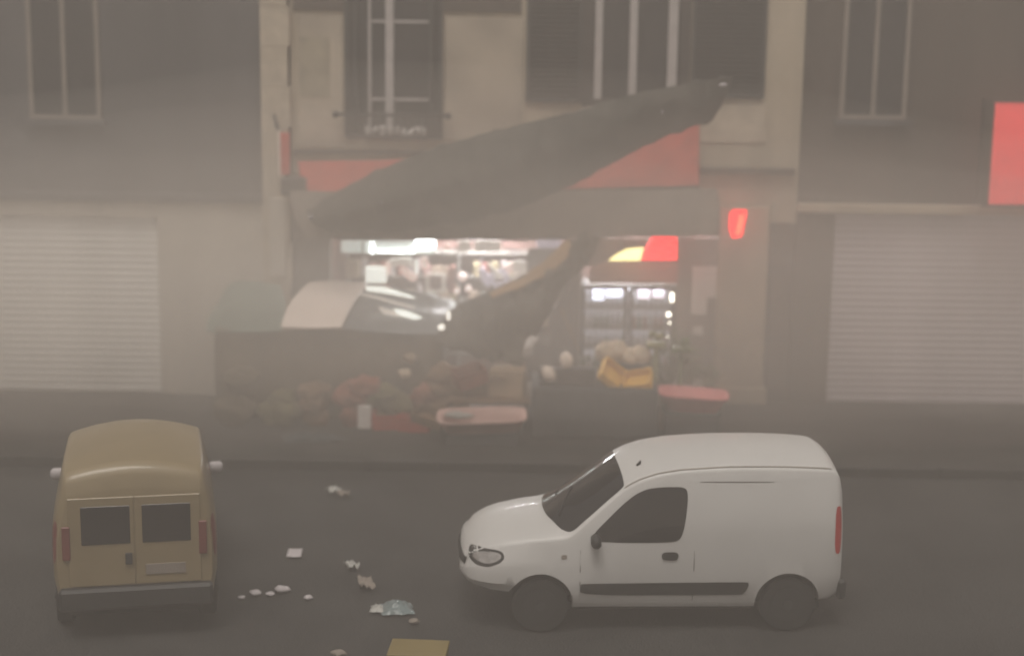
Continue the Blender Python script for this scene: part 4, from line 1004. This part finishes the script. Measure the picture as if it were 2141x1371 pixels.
for i, (u, v, wd, ln, m, rz, lab) in enumerate(((697, 1030, .16, .18, 'clear_bottle', 30, 'crumpled grey paper scrap higher up on the road'), (718, 1038, .16, .12, 'valance', -20, 'dull scrap lying right of the crumpled grey paper'), (735, 1188, .13, .2, 'clear_bottle', 25, 'curled pale scrap in the middle of the road'), (765, 1225, .16, .35, 'valance', 15, 'faint brownish torn strip above the blue film'))):
    scrap('road_scrap', u, v, wd, ln, M[m], lab, 'litter', rz, .07, i + 3)
def rumple(name, u, v, L, W, H, m, label, cat, seed, rz=0):
    p = gr(u, v, 0); bm = bmesh.new(); n = 22; g = []
    for j in range(n + 1):
        row = []
        for i in range(n + 1):
            x, y = i / n * 2 - 1, j / n * 2 - 1
            e = max(0, 1 - x * x) * max(0, 1 - y * y)
            k = noise.noise(Vector((x * 2.2, y * 2.2, seed))) + .5 * noise.noise(Vector((x * 5, y * 5, seed + 3)))
            row.append(bm.verts.new((x * L / 2 * (1 + .15 * k), y * W / 2 * (1 + .2 * k), .01 + H * e * (.6 + .8 * abs(k)))))
        g.append(row)
    for j in range(n):
        for i in range(n): bm.faces.new([g[j][i], g[j][i + 1], g[j + 1][i + 1], g[j + 1][i]])
    o = from_bm(name, bm, m, None, True); o.location = p; o.rotation_euler = (0, 0, R(rz)); return tag(o, label, cat)
rumple('plastic_film', 830, 1274, .34, .35, .10, M['blue_plastic'], 'crumpled pale blue plastic film on the road left of the van', 'film', 2, 10)
rumple('torn_bag', 790, 1274, .16, .2, .06, M['clear_bottle'], 'small torn pale bag at the left end of the blue film', 'bag', 5)
# yellow box at the bottom edge
yb_ = thing('yellow_box', gr(875, 1392, 0), 'dull yellow box on the road at the bottom edge of the view', 'box', rz=R(-4))
bm = bmesh.new(); bx(bm, -.28, .28, -.2, .2, .002, .17, bevel=.012); from_bm('box_body', bm, M['yellow_dull'], yb_, local=True)
bm = bmesh.new(); bx(bm, -.29, .29, -.21, .21, .172, .20, bevel=.008); from_bm('lid', bm, mat('yellow lid', (.17, .125, .035), .6, var=.1), yb_, local=True)

# scraps whirled up by the wind
for i, (u, v, Y, s, lab) in enumerate(((1513, 178, -4, .055, 'tiny pale scrap in the air above the tan pillar'), (1385, 235, -4, .03, 'tiny upright pale scrap in the air before the red awning'), (797, 425, -4, .025, 'tiny faint scrap in the air before the valance'), (650, 455, -4, .035, 'tiny pale scrap in the air left of the valance'))):
    bm = bmesh.new(); blob(bm, (0, 0, 0), s, (1.3, .3, .55) if i == 0 else ((.45, .3, 1.1) if i == 1 else (.8, .3, .9)), i, .4, 1)
    o = from_bm('airborne_scrap', bm, M['paper'], None, True); o.location = at(u, v, Y); tag(o, lab, 'scrap')

# ------------------------------------------------------------------ dusty air
HZ = mat('x', (1, 1, 1)); HZ.name = 'dusty air'; n = HZ.node_tree; n.nodes.clear()
out = n.nodes.new('ShaderNodeOutputMaterial'); pv = n.nodes.new('ShaderNodeVolumePrincipled')
pv.inputs['Color'].default_value = (.90, .85, .80, 1); pv.inputs['Density'].default_value = .018; pv.inputs['Anisotropy'].default_value = .25
n.links.new(pv.outputs[0], out.inputs['Volume'])
hz = box('haze', -125, 125, -125, 125, -1.2, 11.0, HZ); tag(hz, kind='stuff')
def dust(name, c, r, dens, seed):
    bm = bmesh.new(); g = bmesh.ops.create_icosphere(bm, subdivisions=5, radius=1)
    for v in g['verts']:
        k = 1 + .16 * noise.noise(v.co * 1.6 + Vector((seed, 0, 0))) + .05 * noise.noise(v.co * 4 + Vector((seed, 5, 0)))
        v.co = Vector((v.co.x * r[0] * k, v.co.y * r[1] * k, v.co.z * r[2] * k))
    m = bpy.data.materials.new('dust'); m.use_nodes = True; n = m.node_tree; n.nodes.clear()
    o_ = n.nodes.new('ShaderNodeOutputMaterial'); p_ = n.nodes.new('ShaderNodeVolumePrincipled')
    p_.inputs['Color'].default_value = (.97, .92, .875, 1); p_.inputs['Density'].default_value = dens; p_.inputs['Anisotropy'].default_value = .1
    n.links.new(p_.outputs[0], o_.inputs['Volume'])
    o = from_bm(name, bm, m, None, True, local=True); o.location = c
    return tag(o, kind='stuff')
for k in range(3):
    f = 1.08 - k * .2
    dust('dust_cloud', (-.8, -2.5, 2.3), (15 * f ** .5, 2.3 * f, 2.8 * f), .058, 1.0 + k * .3)  # dust along the shopfronts, shaped and thickened to brighten the middle band
for i, (c, r_, d) in enumerate((((-7.6, -3.6, 2.0), (2.8, 1.6, 1.7), .05), ((-7.2, -3.6, 2.2), (1.9, 1.2, 1.2), .05),
                    ((.6, -3.9, 3.9), (2.0, .9, .7), .06), ((7.2, -3.6, 2.2), (2.6, 1.5, 1.6), .05))):
    dust('dust_cloud', c, r_, d, i * 2.7 + 3)
